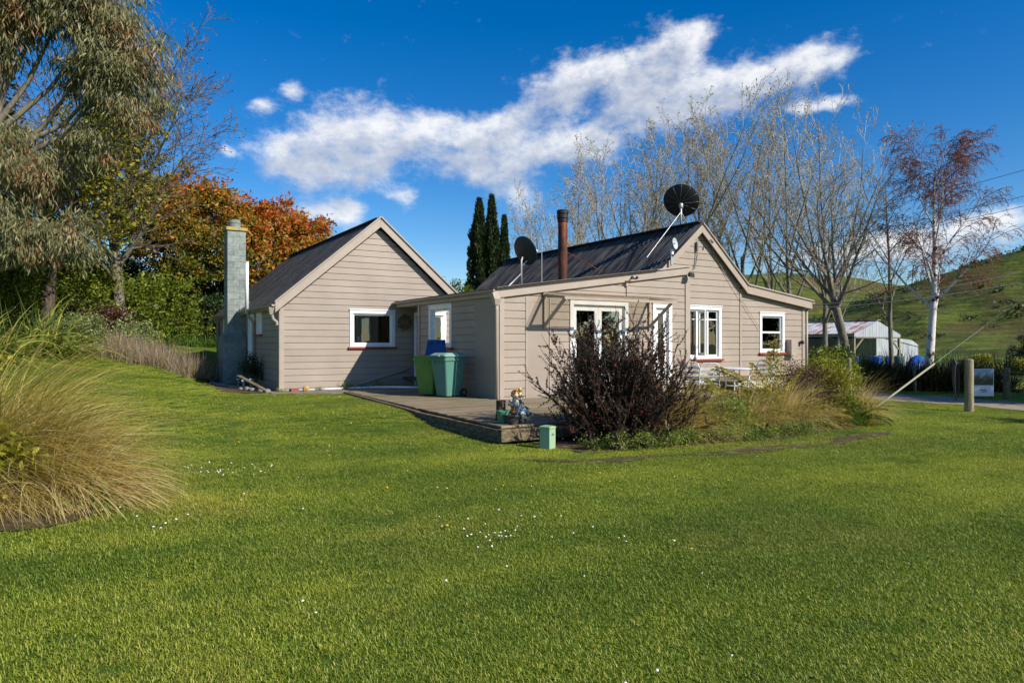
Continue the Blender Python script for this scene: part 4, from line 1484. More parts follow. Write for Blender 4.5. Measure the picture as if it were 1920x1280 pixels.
# ------------------------------------------------------------------ white cafe furniture on the deck
def cafe_chair(loc, rz, label):
    e = empty('garden_chair', loc, rz, label, 'chair', 'white slatted garden chairs on the deck')
    # back frame: rear legs rise into a rounded hoop (chair faces local -y)
    hoop = [(-0.21, 0.26, 0), (-0.20, 0.17, 0.44), (-0.20, 0.20, 0.74), (-0.17, 0.21, 0.84), (-0.12, 0.215, 0.875), (0.12, 0.215, 0.875), (0.17, 0.21, 0.84), (0.20, 0.20, 0.74), (0.20, 0.17, 0.44), (0.21, 0.26, 0)]
    MB().tube(hoop, 0.012, 8).build('back_frame', M['white'], e, True, world_space=False)
    for sx in (-1, 1):
        MB().tube([(sx * 0.215, -0.25, 0), (sx * 0.205, -0.20, 0.43), (sx * 0.205, -0.14, 0.45), (sx * 0.205, 0.19, 0.44)], 0.012, 8).build('leg', M['white'], e, True, world_space=False)
    MB().tube([(-0.21, -0.22, 0.2), (0.21, -0.22, 0.2)], 0.009, 6).tube([(-0.205, 0.22, 0.2), (0.205, 0.22, 0.2)], 0.009, 6).build('stretcher', M['white'], e, True, world_space=False)
    for k in range(6):
        MB().box(-0.20, 0.20, -0.20 + k * 0.065, -0.152 + k * 0.065, 0.452, 0.466).build('seat_slat', M['white'], e, bevel=0.003, world_space=False)
    for z in (0.53, 0.63, 0.73):
        MB().hexa([(-0.2, 0.165, z), (0.2, 0.165, z), (0.2, 0.178, z), (-0.2, 0.178, z), (-0.2, 0.17, z + 0.05), (0.2, 0.17, z + 0.05), (0.2, 0.183, z + 0.05), (-0.2, 0.183, z + 0.05)]).build('back_slat', M['white'], e, bevel=0.003, world_space=False)
    return e


cafe_chair((10.62, 9.75, 0.25), R(150), 'white slatted garden chair with its back to the ferns')
cafe_chair((10.95, 10.45, 0.25), R(120), 'white slatted garden chair tucked in behind another chair')
cafe_chair((13.45, 10.65, 0.25), R(-70), 'white slatted garden chair across the table, by the meter box')
cafe_chair((11.25, 11.6, 0.25), R(20), 'white slatted garden chair behind the dark red bush')
tb = empty('garden_table', (12.1, 10.25, 0.25), 0, 'round white metal garden table on the deck', 'table')
MB().lathe((0, 0, 0.70), [(0.02, 0), (0.44, 0.0), (0.47, 0.008), (0.475, 0.022), (0.46, 0.034), (0.02, 0.036)], 36).build('table_top', M['white'], tb, world_space=False)
for k in range(4):
    a = k * math.pi / 2 + 0.5
    cx_, sy_ = math.cos(a), math.sin(a)
    MB().tube([(0.36 * cx_, 0.36 * sy_, 0), (0.22 * cx_, 0.22 * sy_, 0.35), (0.30 * cx_, 0.30 * sy_, 0.70)], 0.014, 8).build('leg', M['white'], tb, True, world_space=False)
MB().lathe((0, 0, 0.34), [(0.21, 0), (0.235, 0.0), (0.235, 0.012), (0.21, 0.012)], 24).build('ring', M['white'], tb, world_space=False)

# ------------------------------------------------------------------ aerials on the roof
def dish(center, normal, diam, depth, mat, parent, ribs=0, ribmat=None):
    c = Vector(center); n = Vector(normal).normalized()
    prof = [(max(0.004, diam / 2 * f), depth * f * f) for f in np.linspace(0, 1, 9)]
    prof2 = [(max(0.004, r - 0.004), h + 0.012) for r, h in prof[::-1]]
    mb = MB().lathe(c, prof + [(diam / 2 + 0.006, depth + 0.004), (diam / 2 + 0.004, depth + 0.014)] + prof2, 36, n)
    o = mb.build('reflector', mat, parent, True)
    q = Vector((0, 0, 1)).rotation_difference(n)
    for k in range(ribs):
        a = 2 * math.pi * k / ribs + 0.2
        rb = MB()
        pts = []
        for f in np.linspace(0.08, 0.99, 6):
            pts.append(c + q @ Vector((diam / 2 * f * math.cos(a), diam / 2 * f * math.sin(a), depth * f * f - 0.012)))
        rb.tube(pts, 0.008, 6).build('rib', ribmat or mat, parent, True)
    return o, q


dark_mesh = plain('dark_green_dish_paint', lin(44, 52, 50), 0.55, 0.1, 0.15, 5)
pole = plain('grey_pole_paint', lin(178, 178, 174), 0.45, 0.3, 0.08, 6)
e = empty('satellite_dish', (9.98, 15.58, 3.02), label='grey green satellite dish on a post above the lean-to roof', cat='satellite dish')
n1 = Vector((0.65 * 0.5265 + 0.70 * 0.8502, 0.65 * 0.8502 - 0.70 * 0.5265, 0.42)).normalized()
dish((10.0, 15.60, 3.96), n1, 0.80, 0.10, dark_mesh, e)
MB().tube([(9.93, 15.56, 3.0), (9.93, 15.56, 3.72), (9.98, 15.58, 3.82)], 0.025, 10).build('mast', pole, e, True)
ar = Vector((10.0, 15.60, 3.96)) + n1 * 0.55 + Vector((0, 0, -0.16))
MB().tube([(9.99, 15.59, 3.60), tuple(ar)], 0.017, 8).build('arm', pole, e, True)
MB().tube([tuple(ar + Vector((0.02, 0, 0.03))), tuple(ar - n1 * 0.10 + Vector((0, 0, 0.07)))], [0.028, 0.05], 12).tube([tuple(ar + Vector((0, 0, 0.02))), tuple(ar + n1 * 0.06 + Vector((0, 0, -0.02)))], 0.03, 10).build('receiver', M['white_plastic'], e, True)
MB().tube([(9.93, 15.56, 3.38), (9.15, 14.95, 2.96)], 0.018, 8).build('stay', pole, e, True)

e = empty('satellite_dish', (14.70, 14.5, 4.93), label='large dark ribbed mesh dish on the main roof ridge', cat='satellite dish')
n2 = Vector((0.75 * 0.5265 + 0.34 * 0.8502, 0.75 * 0.8502 - 0.34 * 0.5265, 0.60)).normalized()
dish((14.68, 14.46, 5.58), n2, 1.02, 0.13, plain('black_mesh_dish', lin(40, 42, 44), 0.6, 0.2, 0.15, 6), e, 12, plain('dish_rib_steel', lin(92, 94, 92), 0.5, 0.4, 0.1, 6))
MB().tube([(14.68, 14.45, 4.90), (14.68, 14.44, 5.52)], 0.032, 10).lathe((14.68, 14.44, 5.42), [(0.05, 0), (0.06, 0.02), (0.06, 0.12), (0.04, 0.14)], 10).build('mast', pole, e, True)
MB().tube([(14.67, 14.44, 5.30), (13.28, 14.35, 3.90)], 0.010, 6).build('stay', pole, e)
MB().tube([(14.69, 14.44, 5.30), (15.35, 14.35, 4.42)], 0.010, 6).build('stay', pole, e)

e = empty('wireless_dish', (13.42, 13.64, 3.75), label='small white wireless dish on a bracket at the gable', cat='aerial dish')
dish((13.45, 13.52, 4.18), (0.35, -0.9, 0.12), 0.30, 0.05, plain('pale_dish_plastic', lin(176, 184, 190), 0.5, 0, 0.05, 6), e)
MB().tube([(13.45, 13.52, 4.19), (13.47, 13.43, 4.20)], [0.035, 0.02], 12).build('feed', M['white_plastic'], e, True)
MB().tube([(13.44, 13.58, 3.60), (13.44, 13.56, 4.20)], 0.018, 8).build('mast', pole, e, True)
MB().box(13.40, 13.48, 13.52, 13.58, 3.90, 4.04).build('radio_box', M['white_plastic'], e, bevel=0.006)
MB().box(13.405, 13.475, 13.55, 13.58, 3.62, 3.84).build('mount', plain('pale_blue_grey', lin(150, 158, 160), 0.5, 0.2, 0.05, 6), e)
tag(MB().tube([(10.75, 15.8, 3.12), (10.75, 15.8, 4.30)], 0.010, 6).build('aerial_rod', pole), 'thin vertical aerial rod beside the rusty flue', 'aerial')

# ------------------------------------------------------------------ overhead lines
def wire(a, b, sag, r, label, name='power_line', n=22, grp=None):
    a, b = Vector(a), Vector(b)
    pts = []
    for k in range(n + 1):
        f = k / n
        p = a.lerp(b, f); p.z -= sag * 4 * f * (1 - f)
        pts.append(p)
    o = MB().tube(pts, r, 5).build(name, M['black'])
    return tag(o, label, 'power line', grp)


wire((19.5, 13.75, 2.72), (33.2, 5.6, 6.9), 0.75, 0.013, 'service cable from the cottage eave, upper of the two', grp='service cables')
wire((19.55, 13.75, 2.62), (33.4, 5.5, 6.1), 0.65, 0.013, 'service cable from the cottage eave, lower of the two', grp='service cables')
for k, (dy, z, lb) in enumerate(((0, 12.3, 'top'), (0.2, 10.7, 'middle'), (0.5, 10.1, 'lowest'))):
    wire((30.0, 60.0 + dy, 7.6 + k * -0.4), (46.0, 12.0 + dy, z), 1.6, 0.014, '%s of three far power lines beyond the birch' % lb, grp='far power lines')
for k in range(2):
    wire((4.0, 62.0, 10.4 - 0.35 * k), (30.0, 60.5, 8.0 - 0.3 * k), 0.7, 0.018, '%s power line crossing the sky behind the cypress' % ('upper', 'lower')[k], grp='far power lines')
gy = MB().tube([(17.36, 10.39, -0.25), (20.9, 10.6, 0.93)], [0.028, 0.028], 8)
go_ = empty('stay_wire', (17.36, 10.39, -0.2), label='slanting stay wire with pale guard tube in the lawn', cat='stay wire')
gy.build('guard', plain('stay_guard_plastic', lin(150, 146, 122), 0.6, 0, 0.1, 6), go_, True)
MB().tube([(20.9, 10.6, 0.93), (45.4, 12.05, 9.1)], 0.004, 5).build('wire', M['steel'], go_)

# ------------------------------------------------------------------ posts, sign, fence by the drive
def post(x, y, h, r, label, mat='post', grp=None, lean=0.0):
    z = H(x, y)
    o = MB().lathe((0, 0, 0), [(r * 1.04, -0.3), (r * 1.03, 0.1), (r, h * 0.6), (r * 0.97, h - 0.02), (r * 0.85, h), (0.005, h + 0.008)], 14).build('fence_post', M[mat], smooth=False)
    o.location = (x, y, z); o.rotation_euler = (lean, lean * 0.5, 0.3)
    return tag(o, label, 'post', grp)


post(20.35, 9.42, 1.42, 0.11, 'stout round strainer post at the edge of the gravel drive')
MB_ = MB()
for k in range(3):
    pts = []
    for q in range(25):
        a = 2 * math.pi * q / 24
        pts.append((20.12 + 0.05 * k + (0.12 - 0.015 * k) * math.sin(a), 9.62 + 0.05 * k, 0.50 + 0.10 * k + (0.50 - 0.04 * k) * math.cos(a)))
    MB_.tube(pts, 0.022, 7, cap=False)
tag(MB_.build('hose_coil', M['black'], smooth=True), 'long loops of black hose hung on the strainer post', 'hose')
post(17.0, 10.75, 1.35, 0.055, 'slim grey post standing just past the deck landing')
post(26.15, 10.95, 1.05, 0.10, 'short dark post beside the photo sign board', 'sleeper')
for k, (x, y) in enumerate(((27.2, 14.5), (26.4, 8.0), (27.0, 4.5), (28.0, 18.5))):
    post(x, y, 1.0, 0.06, 'weathered fence post in the row along the far drive edge', 'sleeper', 'posts along the far drive edge', 0.03 * (k % 3 - 1))
for k, z in enumerate((0.35, 0.62, 0.9)):
    pl = [(x, y, H(x, y) + z) for x, y in ((26.15, 10.95), (26.4, 8.0), (27.0, 4.5))]
    tag(MB().tube(pl, 0.006, 5).build('fence_wire', M['steel']), '%s fence wire running from the short dark post' % ('lowest', 'middle', 'top')[k], 'wire', 'fence wires')
sg = empty('sign_board', (25.4, 11.35, H(25.4, 11.35)), R(-35), 'flat sign board with a photo above a white panel', 'sign')
MB().box(-0.36, 0.36, -0.012, 0.012, 0.10, 1.0).build('board', M['white'], sg, world_space=False)
t = NT('sign_photo_print')
g_ = t.coord('Object')
sx_ = t.new('SeparateXYZ'); t.L.new(g_, sx_.inputs[0])
c = t.ramp(t.math('ADD', sx_.outputs[2], t.math('MULTIPLY', t.math('SUBTRACT', t.noise(5, 4, 0.6, g_), 0.5), 0.35)),
           [(0.50, lin(60, 72, 44)), (0.62, lin(52, 54, 50)), (0.74, lin(96, 98, 66)), (0.84, lin(150, 170, 190))])
M['photo'] = t.end(t.bsdf(c, 0.5))
MB().box(-0.34, 0.34, -0.0165, -0.0125, 0.46, 0.985).build('photo_panel', M['photo'], sg, world_space=False)
mk = MB()
for k, (a, b) in enumerate((((-0.10, 0.27), (0.10, 0.33)), ((-0.05, 0.22), (0.14, 0.27)))):
    mk.hexa([(a[0], -0.0165, a[1]), (b[0], -0.0165, a[1] + 0.02), (b[0], -0.0125, a[1] + 0.02), (a[0], -0.0125, a[1]), (a[0] + 0.02, -0.0165, b[1] - 0.02), (b[0] + 0.02, -0.0165, b[1]), (b[0] + 0.02, -0.0125, b[1]), (a[0] + 0.02, -0.0125, b[1] - 0.02)])
mk.build('red_mark', M['red'], sg, world_space=False)
for sx in (-0.3, 0.3):
    MB().box(sx - 0.025, sx + 0.025, 0.014, 0.06, -0.2, 0.9).build('leg', M['sleeper'], sg, world_space=False)


def dirt_fn(u, v):
    return 28.2 + v * 11 + 0.8 * np.sin(u * 9), -8 + u * 19 + 0.6 * np.sin(v * 7)


tag(sheet('dirt_yard', dirt_fn, 30, 14, M['soil'], 0.014), 'bare brown earth yard beyond the drive', 'yard', kind='structure')

# ------------------------------------------------------------------ farm sheds
t = NT('weathered_roof_iron')
ps = t.pos()
s1 = t.noise(2.2, 5, 0.6, t.scaled(ps, (0.12, 1.0, 0.25)))
s2 = t.noise(0.35, 4, 0.6)
c = t.mix(t.rng(t.noise(1.3, 5), 0.3, 0.7), lin(160, 162, 164), lin(196, 198, 198))
c = t.mix(t.rng(t.math('ADD', t.math('MULTIPLY', s1, 0.65), t.math('MULTIPLY', s2, 0.5)), 0.57, 0.66), c, lin(146, 84, 58))
M['iron_roof'] = t.end(t.bsdf(c, 0.6, 0.0, t.bump(s1, 0.2, 0.02)))
t = NT('weathered_wall_iron')
s1 = t.noise(3.0, 5, 0.65, t.scaled(t.pos(), (1.0, 1.0, 0.15)))
c = t.mix(t.rng(s1, 0.3, 0.7), lin(146, 150, 154), lin(184, 188, 190))
c = t.mix(t.rng(s1, 0.68, 0.78), c, lin(128, 96, 78))
M['iron_wall'] = t.end(t.bsdf(c, 0.6))


def corr_wall(mb, p0, p1, z0, zfun, pitch=0.30, amp=0.03, n_=None):
    """corrugated sheet wall from p0 to p1; top edge zfun(f)"""
    p0, p1 = Vector(p0), Vector(p1)
    L_ = (p1 - p0).length
    n = max(4, int(L_ / pitch * 4))
    d = (p1 - p0).normalized(); nn = Vector((d.y, -d.x, 0))
    o = len(mb.v)
    for k in range(n + 1):
        f = k / n
        q = p0.lerp(p1, f) + nn * amp * math.sin(f * L_ / pitch * 2 * math.pi)
        mb.v.append((q.x, q.y, z0)); mb.v.append((q.x, q.y, zfun(f)))
    for k in range(n):
        a = o + 2 * k
        mb.f.append((a, a + 2, a + 3, a + 1))
    return mb


shed = empty('farm_shed', (65.3, 45.0, -0.9), label='open fronted gabled farm shed with rust streaked iron roof', cat='shed')
SZ = -0.85
r0, r1, ry = 61.4, 69.2, 38.2
ro = MB().bar((65.3, ry, 3.84), (65.3, 57.5, 3.84), 0.5, 0.05).build('roof', M['iron_roof'], shed)
shl = corr_mesh('roofing_sheet', 1.6, math.hypot(3.95, 1.3), M['iron_roof'], 0.20, 0.02)
lay_sheets('roofing_sheet', shl, ro, (61.35, 57.4, 2.50), (0, -1, 0), (3.95, 0, 1.3), 1.6, 12)
lay_sheets('roofing_sheet', shl, ro, (69.25, 38.2, 2.50), (0, 1, 0), (-3.95, 0, 1.3), 1.6, 12)
mb = corr_wall(MB(), (r0, ry + 0.1, 0), (r1, ry + 0.1, 0), 2.16, lambda f: 2.48 + 1.28 * (1 - abs(2 * f - 1)))
mb.build('gable_panel', M['iron_wall'], shed)
MB().bar((r0, ry + 0.15, 2.12), (r1, ry + 0.15, 2.12), 0.12, 0.14).build('lintel', M['sleeper'], shed)
MB().bar((r0 + 0.05, ry + 0.15, 2.30), (r0 + 0.05, 57.2, 2.30), 0.12, 0.22).build('lintel', M['post'], shed)
for (x, y) in ((61.5, 38.4), (69.1, 38.4), (61.5, 44), (61.5, 50), (61.5, 56.5), (69.1, 44), (69.1, 50), (69.1, 56.5), (65.3, 56.5)):
    MB().bar((x, y, SZ - 0.3), (x, y, 2.3), 0.20, 0.20, up=(0, 1, 0)).build('post', M['post'], shed)
MB().bar((69.1, 38.4, 0.9), (67.6, 38.4, 2.1), 0.12, 0.12).build('brace', M['post'], shed)
MB().bar((61.5, 38.4, 0.9), (63.0, 38.4, 2.1), 0.12, 0.12).build('brace', M['post'], shed)
mb = corr_wall(MB(), (r0, 57.2, 0), (r1, 57.2, 0), SZ, lambda f: 2.4 + 1.28 * (1 - abs(2 * f - 1)))
mb.build('wall', M['iron_wall'], shed)

hall = empty('iron_barn', (72.0, 46.0, -0.9), label='low grey corrugated iron barn joined beside the open shed', cat='barn')
mb = corr_wall(MB(), (69.6, 41.0, 0), (77.5, 41.0, 0), SZ - 0.3, lambda f: 1.85 + 0.55 * (1 - f) if f < 0.82 else 1.95 - 5.0 * (f - 0.82) ** 1.3)
mb.build('wall', M['iron_wall'], hall)
mb = corr_wall(MB(), (69.6, 56.0, 0), (69.6, 41.0, 0), SZ - 0.3, lambda f: 2.1)
mb.build('wall', M['iron_wall'], hall)
mb = corr_wall(MB(), (77.5, 41.0, 0), (77.5, 56.0, 0), SZ - 0.3, lambda f: 1.1)
mb.build('wall', M['iron_wall'], hall)
hr = MB().bar((73.5, 41, 2.33), (73.5, 56, 2.33), 0.4, 0.04).build('roof', M['iron_roof'], hall)
hs_ = corr_mesh('roofing_sheet', 1.5, math.hypot(7.9, 1.1), M['iron_roof'], 0.2, 0.02)
lay_sheets('roofing_sheet', hs_, hr, (77.6, 40.9, 1.22), (0, 1, 0), (-7.9, 0, 1.1), 1.5, 10)
MB().box(73.4, 74.2, 40.9, 40.96, -0.4, 0.5).build('window', M['black'], hall)
lean = empty('iron_lean_to', (58.5, 46.0, -0.9), label='low rusty lean-to roof in front of the open shed', cat='shed')
lr = MB().bar((61.1, 44, 1.62), (61.1, 58, 1.62), 0.2, 0.04).build('roof', M['iron_roof'], lean)
lh = corr_mesh('roofing_sheet', 1.4, math.hypot(5.0, 1.2), M['iron_roof'], 0.2, 0.02)
lay_sheets('roofing_sheet', lh, lr, (56.2, 58.0, 0.46), (0, -1, 0), (5.0, 0, 1.2), 1.4, 10)
for y in (44.3, 49, 54, 57.8):
    MB().bar((56.4, y, SZ - 0.3), (56.4, y, 0.50), 0.16, 0.16, up=(0, 1, 0)).build('post', M['post'], lean)
mb = corr_wall(MB(), (56.5, 58, 0), (56.5, 44.2, 0), SZ - 0.3, lambda f: 0.42)
mb.build('wall', M['iron_wall'], lean)

# drums and tanks stored round the shed
drum_b = plain('blue_drum_plastic', lin(24, 86, 176), 0.5, 0, 0.1, 3)
drum_g = plain('grey_green_drum', lin(96, 120, 110), 0.6, 0, 0.15, 3)
for k, (x, y, z, m, lb) in enumerate(((60.3, 35.5, 0.0, drum_b, 'blue'), (62.6, 37.2, 0.0, drum_g, 'grey green'), (63.6, 37.0, 0.0, drum_g, 'grey green'), (64.8, 37.2, 0.0, drum_b, 'blue'), (66.2, 36.8, 0, drum_g, 'grey green'), (59.0, 36.8, 0, drum_b, 'blue'))):
    g0 = H(x, y)
    o = MB().lathe((x, y, g0), [(0.40, 0), (0.42, 0.05), (0.42, 0.5), (0.44, 0.52), (0.44, 0.58), (0.42, 0.6), (0.42, 1.15), (0.38, 1.22), (0.1, 1.24)], 16).build('storage_drum', m, smooth=False)
    tag(o, '%s storage drum standing in front of the open shed' % lb, 'drum', '%s drums by the shed' % lb)
tp_ = MB()
for k in range(60):
    pass
n_ = 14
for i_ in range(n_ + 1):
    for j_ in range(n_ + 1):
        u_, v_ = i_ / n_ * 2 - 1, j_ / n_ * 2 - 1
        r_ = min(1, math.hypot(u_, v_))
        tp_.v.append((65.3 + 1.5 * u_, 34.6 + 1.0 * v_, H(65.3, 34.6) + 0.05 + 1.25 * (1 - r_ ** 2) + 0.09 * math.sin(5 * u_ + 3 * v_)))
for i_ in range(n_):
    for j_ in range(n_):
        a = i_ * (n_ + 1) + j_
        tp_.f.append((a, a + n_ + 1, a + n_ + 2, a + 1))
tag(tp_.build('tarpaulin', drum_b, smooth=True), 'blue tarpaulin heaped over a pile before the shed', 'tarpaulin')
# ------------------------------------------------------------------ vegetation builders
def unit(v):
    v = np.asarray(v, float)
    return v / (np.linalg.norm(v, axis=-1, keepdims=True) + 1e-9)


def tubes(polys):
    """polylines (pts, radii, sides) -> quad mesh arrays"""
    Vs, Fs, o = [], [], 0
    for pts, rad, n in polys:
        pts = np.asarray(pts, float); rad = np.asarray(rad, float)
        m = len(pts)
        tg = np.empty_like(pts)
        tg[1:-1] = pts[2:] - pts[:-2]; tg[0] = pts[1] - pts[0]; tg[-1] = pts[-1] - pts[-2]
        tg = unit(tg)
        ref = np.array((0.0, 0.0, 1.0)) if abs(tg[0][2]) < 0.9 else np.array((1.0, 0.0, 0.0))
        a = unit(np.cross(tg, ref)); b = np.cross(tg, a)
        th = np.arange(n) * 2 * np.pi / n
        ring = pts[:, None, :] + rad[:, None, None] * (a[:, None, :] * np.cos(th)[None, :, None] + b[:, None, :] * np.sin(th)[None, :, None])
        Vs.append(ring.reshape(-1, 3))
        i, k = np.meshgrid(np.arange(m - 1), np.arange(n), indexing='ij')
        p = i * n + k; q = i * n + (k + 1) % n
        Fs.append(np.stack([p, q, q + n, p + n], -1).reshape(-1, 4) + o)
        o += m * n
    return np.concatenate(Vs), np.concatenate(Fs)


def leaves(C, D, L, W, rs, tint=None, fold=0.0):
    """one rhombic leaf per centre C along D; L, W scalars or arrays"""
    n = len(C)
    D = unit(D)
    S = unit(np.cross(D, rs.normal(size=(n, 3))))
    L = np.broadcast_to(L, (n,))[:, None]; W = np.broadcast_to(W, (n,))[:, None]
    N = np.cross(D, S)
    v0 = C; v1 = C + D * L * 0.45 + S * W * 0.5 + N * W * fold
    v2 = C + D * L; v3 = C + D * L * 0.45 - S * W * 0.5 + N * W * fold
    V = np.stack([v0, v1, v2, v3], 1).reshape(-1, 3)
    F = np.arange(n * 4).reshape(-1, 4)
    tn = rs.random(n) if tint is None else np.clip(tint, 0, 1)
    return V, F, np.repeat(tn, 4)


def leaf_obj(name, parts, mat, parent=None):
    V = np.concatenate([p[0] for p in parts]); o = 0; Fs = []
    for p in parts:
        Fs.append(p[1] + o); o += len(p[0])
    me = np_mesh(name, V, np.concatenate(Fs), mat, {'tint': np.concatenate([p[2] for p in parts])})
    return link(name, me, parent, world_space=True)


def branch(rs, p, d, L, r, lev, spec, out, tips):
    s = spec[lev]
    n = s['seg']
    pts, rad = [p], [r]
    dirs = [d]
    up = np.array((0, 0, s.get('up', 0.0)))
    lean = np.asarray(s.get('lean', (0, 0, 0)), float)
    for i in range(n):
        d = unit(d + rs.normal(0, s.get('wob', 0.06), 3) + up + lean)
        p = p + d * (L / n)
        pts.append(p); dirs.append(d)
        rad.append(max(s.get('rmin', 0.004), r * (1 - (i + 1) / n * (1 - s.get('taper', 0.3)))))
    out.append((lev, pts, rad))
    if lev + 1 < len(spec):
        c = spec[lev + 1]
        cnt = c['cnt'] if lev == 0 or c['cnt'] < 3 else max(2, int(c['cnt'] * rs.uniform(0.75, 1.2)))
        az0 = rs.uniform(0, 6.28)
        for k in range(cnt):
            t = c['t0'] + (1 - c['t0']) * (k + rs.uniform(0, 1)) / cnt
            f = min(t * n, n - 1e-3); i = int(f); w = f - i
            q = pts[i] * (1 - w) + pts[i + 1] * w
            dd = dirs[i + 1]
            ref = np.array((0, 0, 1.0)) if abs(dd[2]) < 0.95 else np.array((1.0, 0, 0))
            a = unit(np.cross(dd, ref)); b = np.cross(dd, a)
            az_ = az0 + k * 2.39996 + rs.uniform(-0.4, 0.4)
            an = c['ang'] * rs.uniform(0.7, 1.3)
            nd = dd * math.cos(an) + (a * math.cos(az_) + b * math.sin(az_)) * math.sin(an)
            rr = rad[i] * (1 - w) + rad[i + 1] * w
            LL = L * c['len'] * (1 - c.get('fall', 0.4) * t) * rs.uniform(0.75, 1.2)
            branch(rs, q, nd, LL, max(c.get('rmin', 0.004), rr * c.get('rk', 0.6)), lev + 1, spec, out, tips)
    else:
        tips.append((np.array(pts[1:]), np.array(dirs[1:])))


SIDES = (9, 7, 4, 3, 3, 3)


def skeleton_meshes(out, split):
    """two meshes: trunk and limbs up to level split-1, twigs above"""
    A = [(p, r, SIDES[l]) for l, p, r in out if l < split]
    B = [(p, r, SIDES[l]) for l, p, r in out if l >= split]
    return tubes(A), (tubes(B) if B else None)


def bare_tree(name, seed, base, H_, r, d0, spec, label, split=2, bark='bark_pale', twig='bark_pale', bud=None, budn=1, budsize=(0.1, 0.05), group=None, hang=0.0, cat='tree'):
    rs = np.random.default_rng(seed)
    out, tips = [], []
    b = np.array((0.0, 0.0, 0.0))
    branch(rs, b, unit(d0), H_, r, 0, spec, out, tips)
    (V1, F1), tw = skeleton_meshes(out, split)
    e = empty(name, base, 0, label, cat, group)
    V1 = V1.copy()
    tr = link('trunk', np_mesh('trunk', V1, F1, M[bark], smooth=True), e, False)
    if tw:
        link('twigs', np_mesh('twigs', tw[0], tw[1], M[twig]), e, False)
    if bud:
        C = np.concatenate([t[0] for t in tips]); D = np.concatenate([t[1] for t in tips])
        C = np.repeat(C, budn, 0); D = np.repeat(D, budn, 0)
        keep = rs.random(len(C)) < 0.85
        C, D = C[keep], D[keep]
        D = D + rs.normal(0, 0.6, D.shape) + np.array((0, 0, -hang))
        Vl, Fl, tn = leaves(C + rs.normal(0, 0.03, C.shape), D, budsize[0] * rs.uniform(0.6, 1.3, len(C)), budsize[1], rs)
        link('crown', np_mesh('crown', Vl, Fl, M[bud], {'tint': tn}), e, False)
    return e


def ellipsoid_points(rs, n, c, r, shell=0.42):
    v = unit(rs.normal(size=(n, 3)))
    q = rs.random(n) ** shell
    return np.asarray(c) + v * q[:, None] * np.asarray(r), v


def clump_tree(name, seed, base, top, trunk_r, clumps, label, leafmat_, leaf=(0.14, 0.07), per=700, sub=26, sig=0.16, bark='bark', cat='tree',
               group=None, droop=0.0, bias=None, tintfn=None, limb_r=0.05, crown_name='crown', up=0.0):
    """trunk with limbs to every clump; leaves gather in small sprays through each clump's volume"""
    rs = np.random.default_rng(seed)
    base = np.array(base, float); top = np.array(top, float)
    e = empty(name, tuple(base), 0, label, cat, group)
    polys = []
    tpts = [base - (0, 0, 0.25)] + [base + (top - base) * f + np.append(rs.normal(0, 0.06 * trunk_r * 10 * 0.3, 2), 0) for f in (0.25, 0.5, 0.75)] + [top]
    polys.append((tpts, trunk_r * np.array((1.2, 1.0, 0.85, 0.65, 0.35)), 9))
    parts = []
    for (cx_, cy_, cz_, rx, ry, rz) in clumps:
        c = np.array((cx_, cy_, cz_)); rr = np.array((rx, ry, rz))
        f = float(np.clip((cz_ - base[2]) / max(0.1, (top[2] - base[2])) * 0.62, 0.12, 0.97))
        st = base + (top - base) * f
        mid = (st + c) / 2 + np.array((0, 0, -0.08 * np.linalg.norm(c - st))) + rs.normal(0, 0.1, 3)
        polys.append(([st, mid, c], [max(limb_r, trunk_r * 0.45 * (1 - f * 0.5)), limb_r * 0.8, limb_r * 0.5], 6))
        vol = (rx * ry * rz) ** (1 / 3)
        ns = max(5, int(sub * vol ** 2))
        S, sv = ellipsoid_points(rs, ns, c, rr)
        for q in range(ns):
            k1 = c + (S[q] - c) * 0.5 + rs.normal(0, 0.08 * vol, 3)
            polys.append(([c + (S[q] - c) * 0.08, k1, S[q]], [limb_r * 0.32, limb_r * 0.2, limb_r * 0.08], 3))
        n = int(per * vol ** 2)
        own = rs.integers(0, ns, n)
        C = S[own] + rs.normal(0, sig * vol ** 0.5, (n, 3)) * np.array((1, 1, 0.75))
        D = unit(rs.normal(size=(n, 3))) + 0.5 * sv[own] + np.array((0, 0, up - droop))
        tn = rs.random(n) * 0.75 + 0.25 * rs.random(ns)[own]
        if tintfn:
            tn = tintfn(C, tn, rs)
        parts.append(leaves(C, D, leaf[0] * rs.uniform(0.6, 1.3, n), leaf[1] * rs.uniform(0.7, 1.2, n), rs, tn, 0.12))
    Vt, Ft = tubes(polys)
    link('trunk' if cat == 'tree' else 'stems', np_mesh('trunk', Vt, Ft, M[bark], smooth=True), e)
    leaf_obj(crown_name if cat == 'tree' else 'foliage', parts, M[leafmat_], e)
    return e


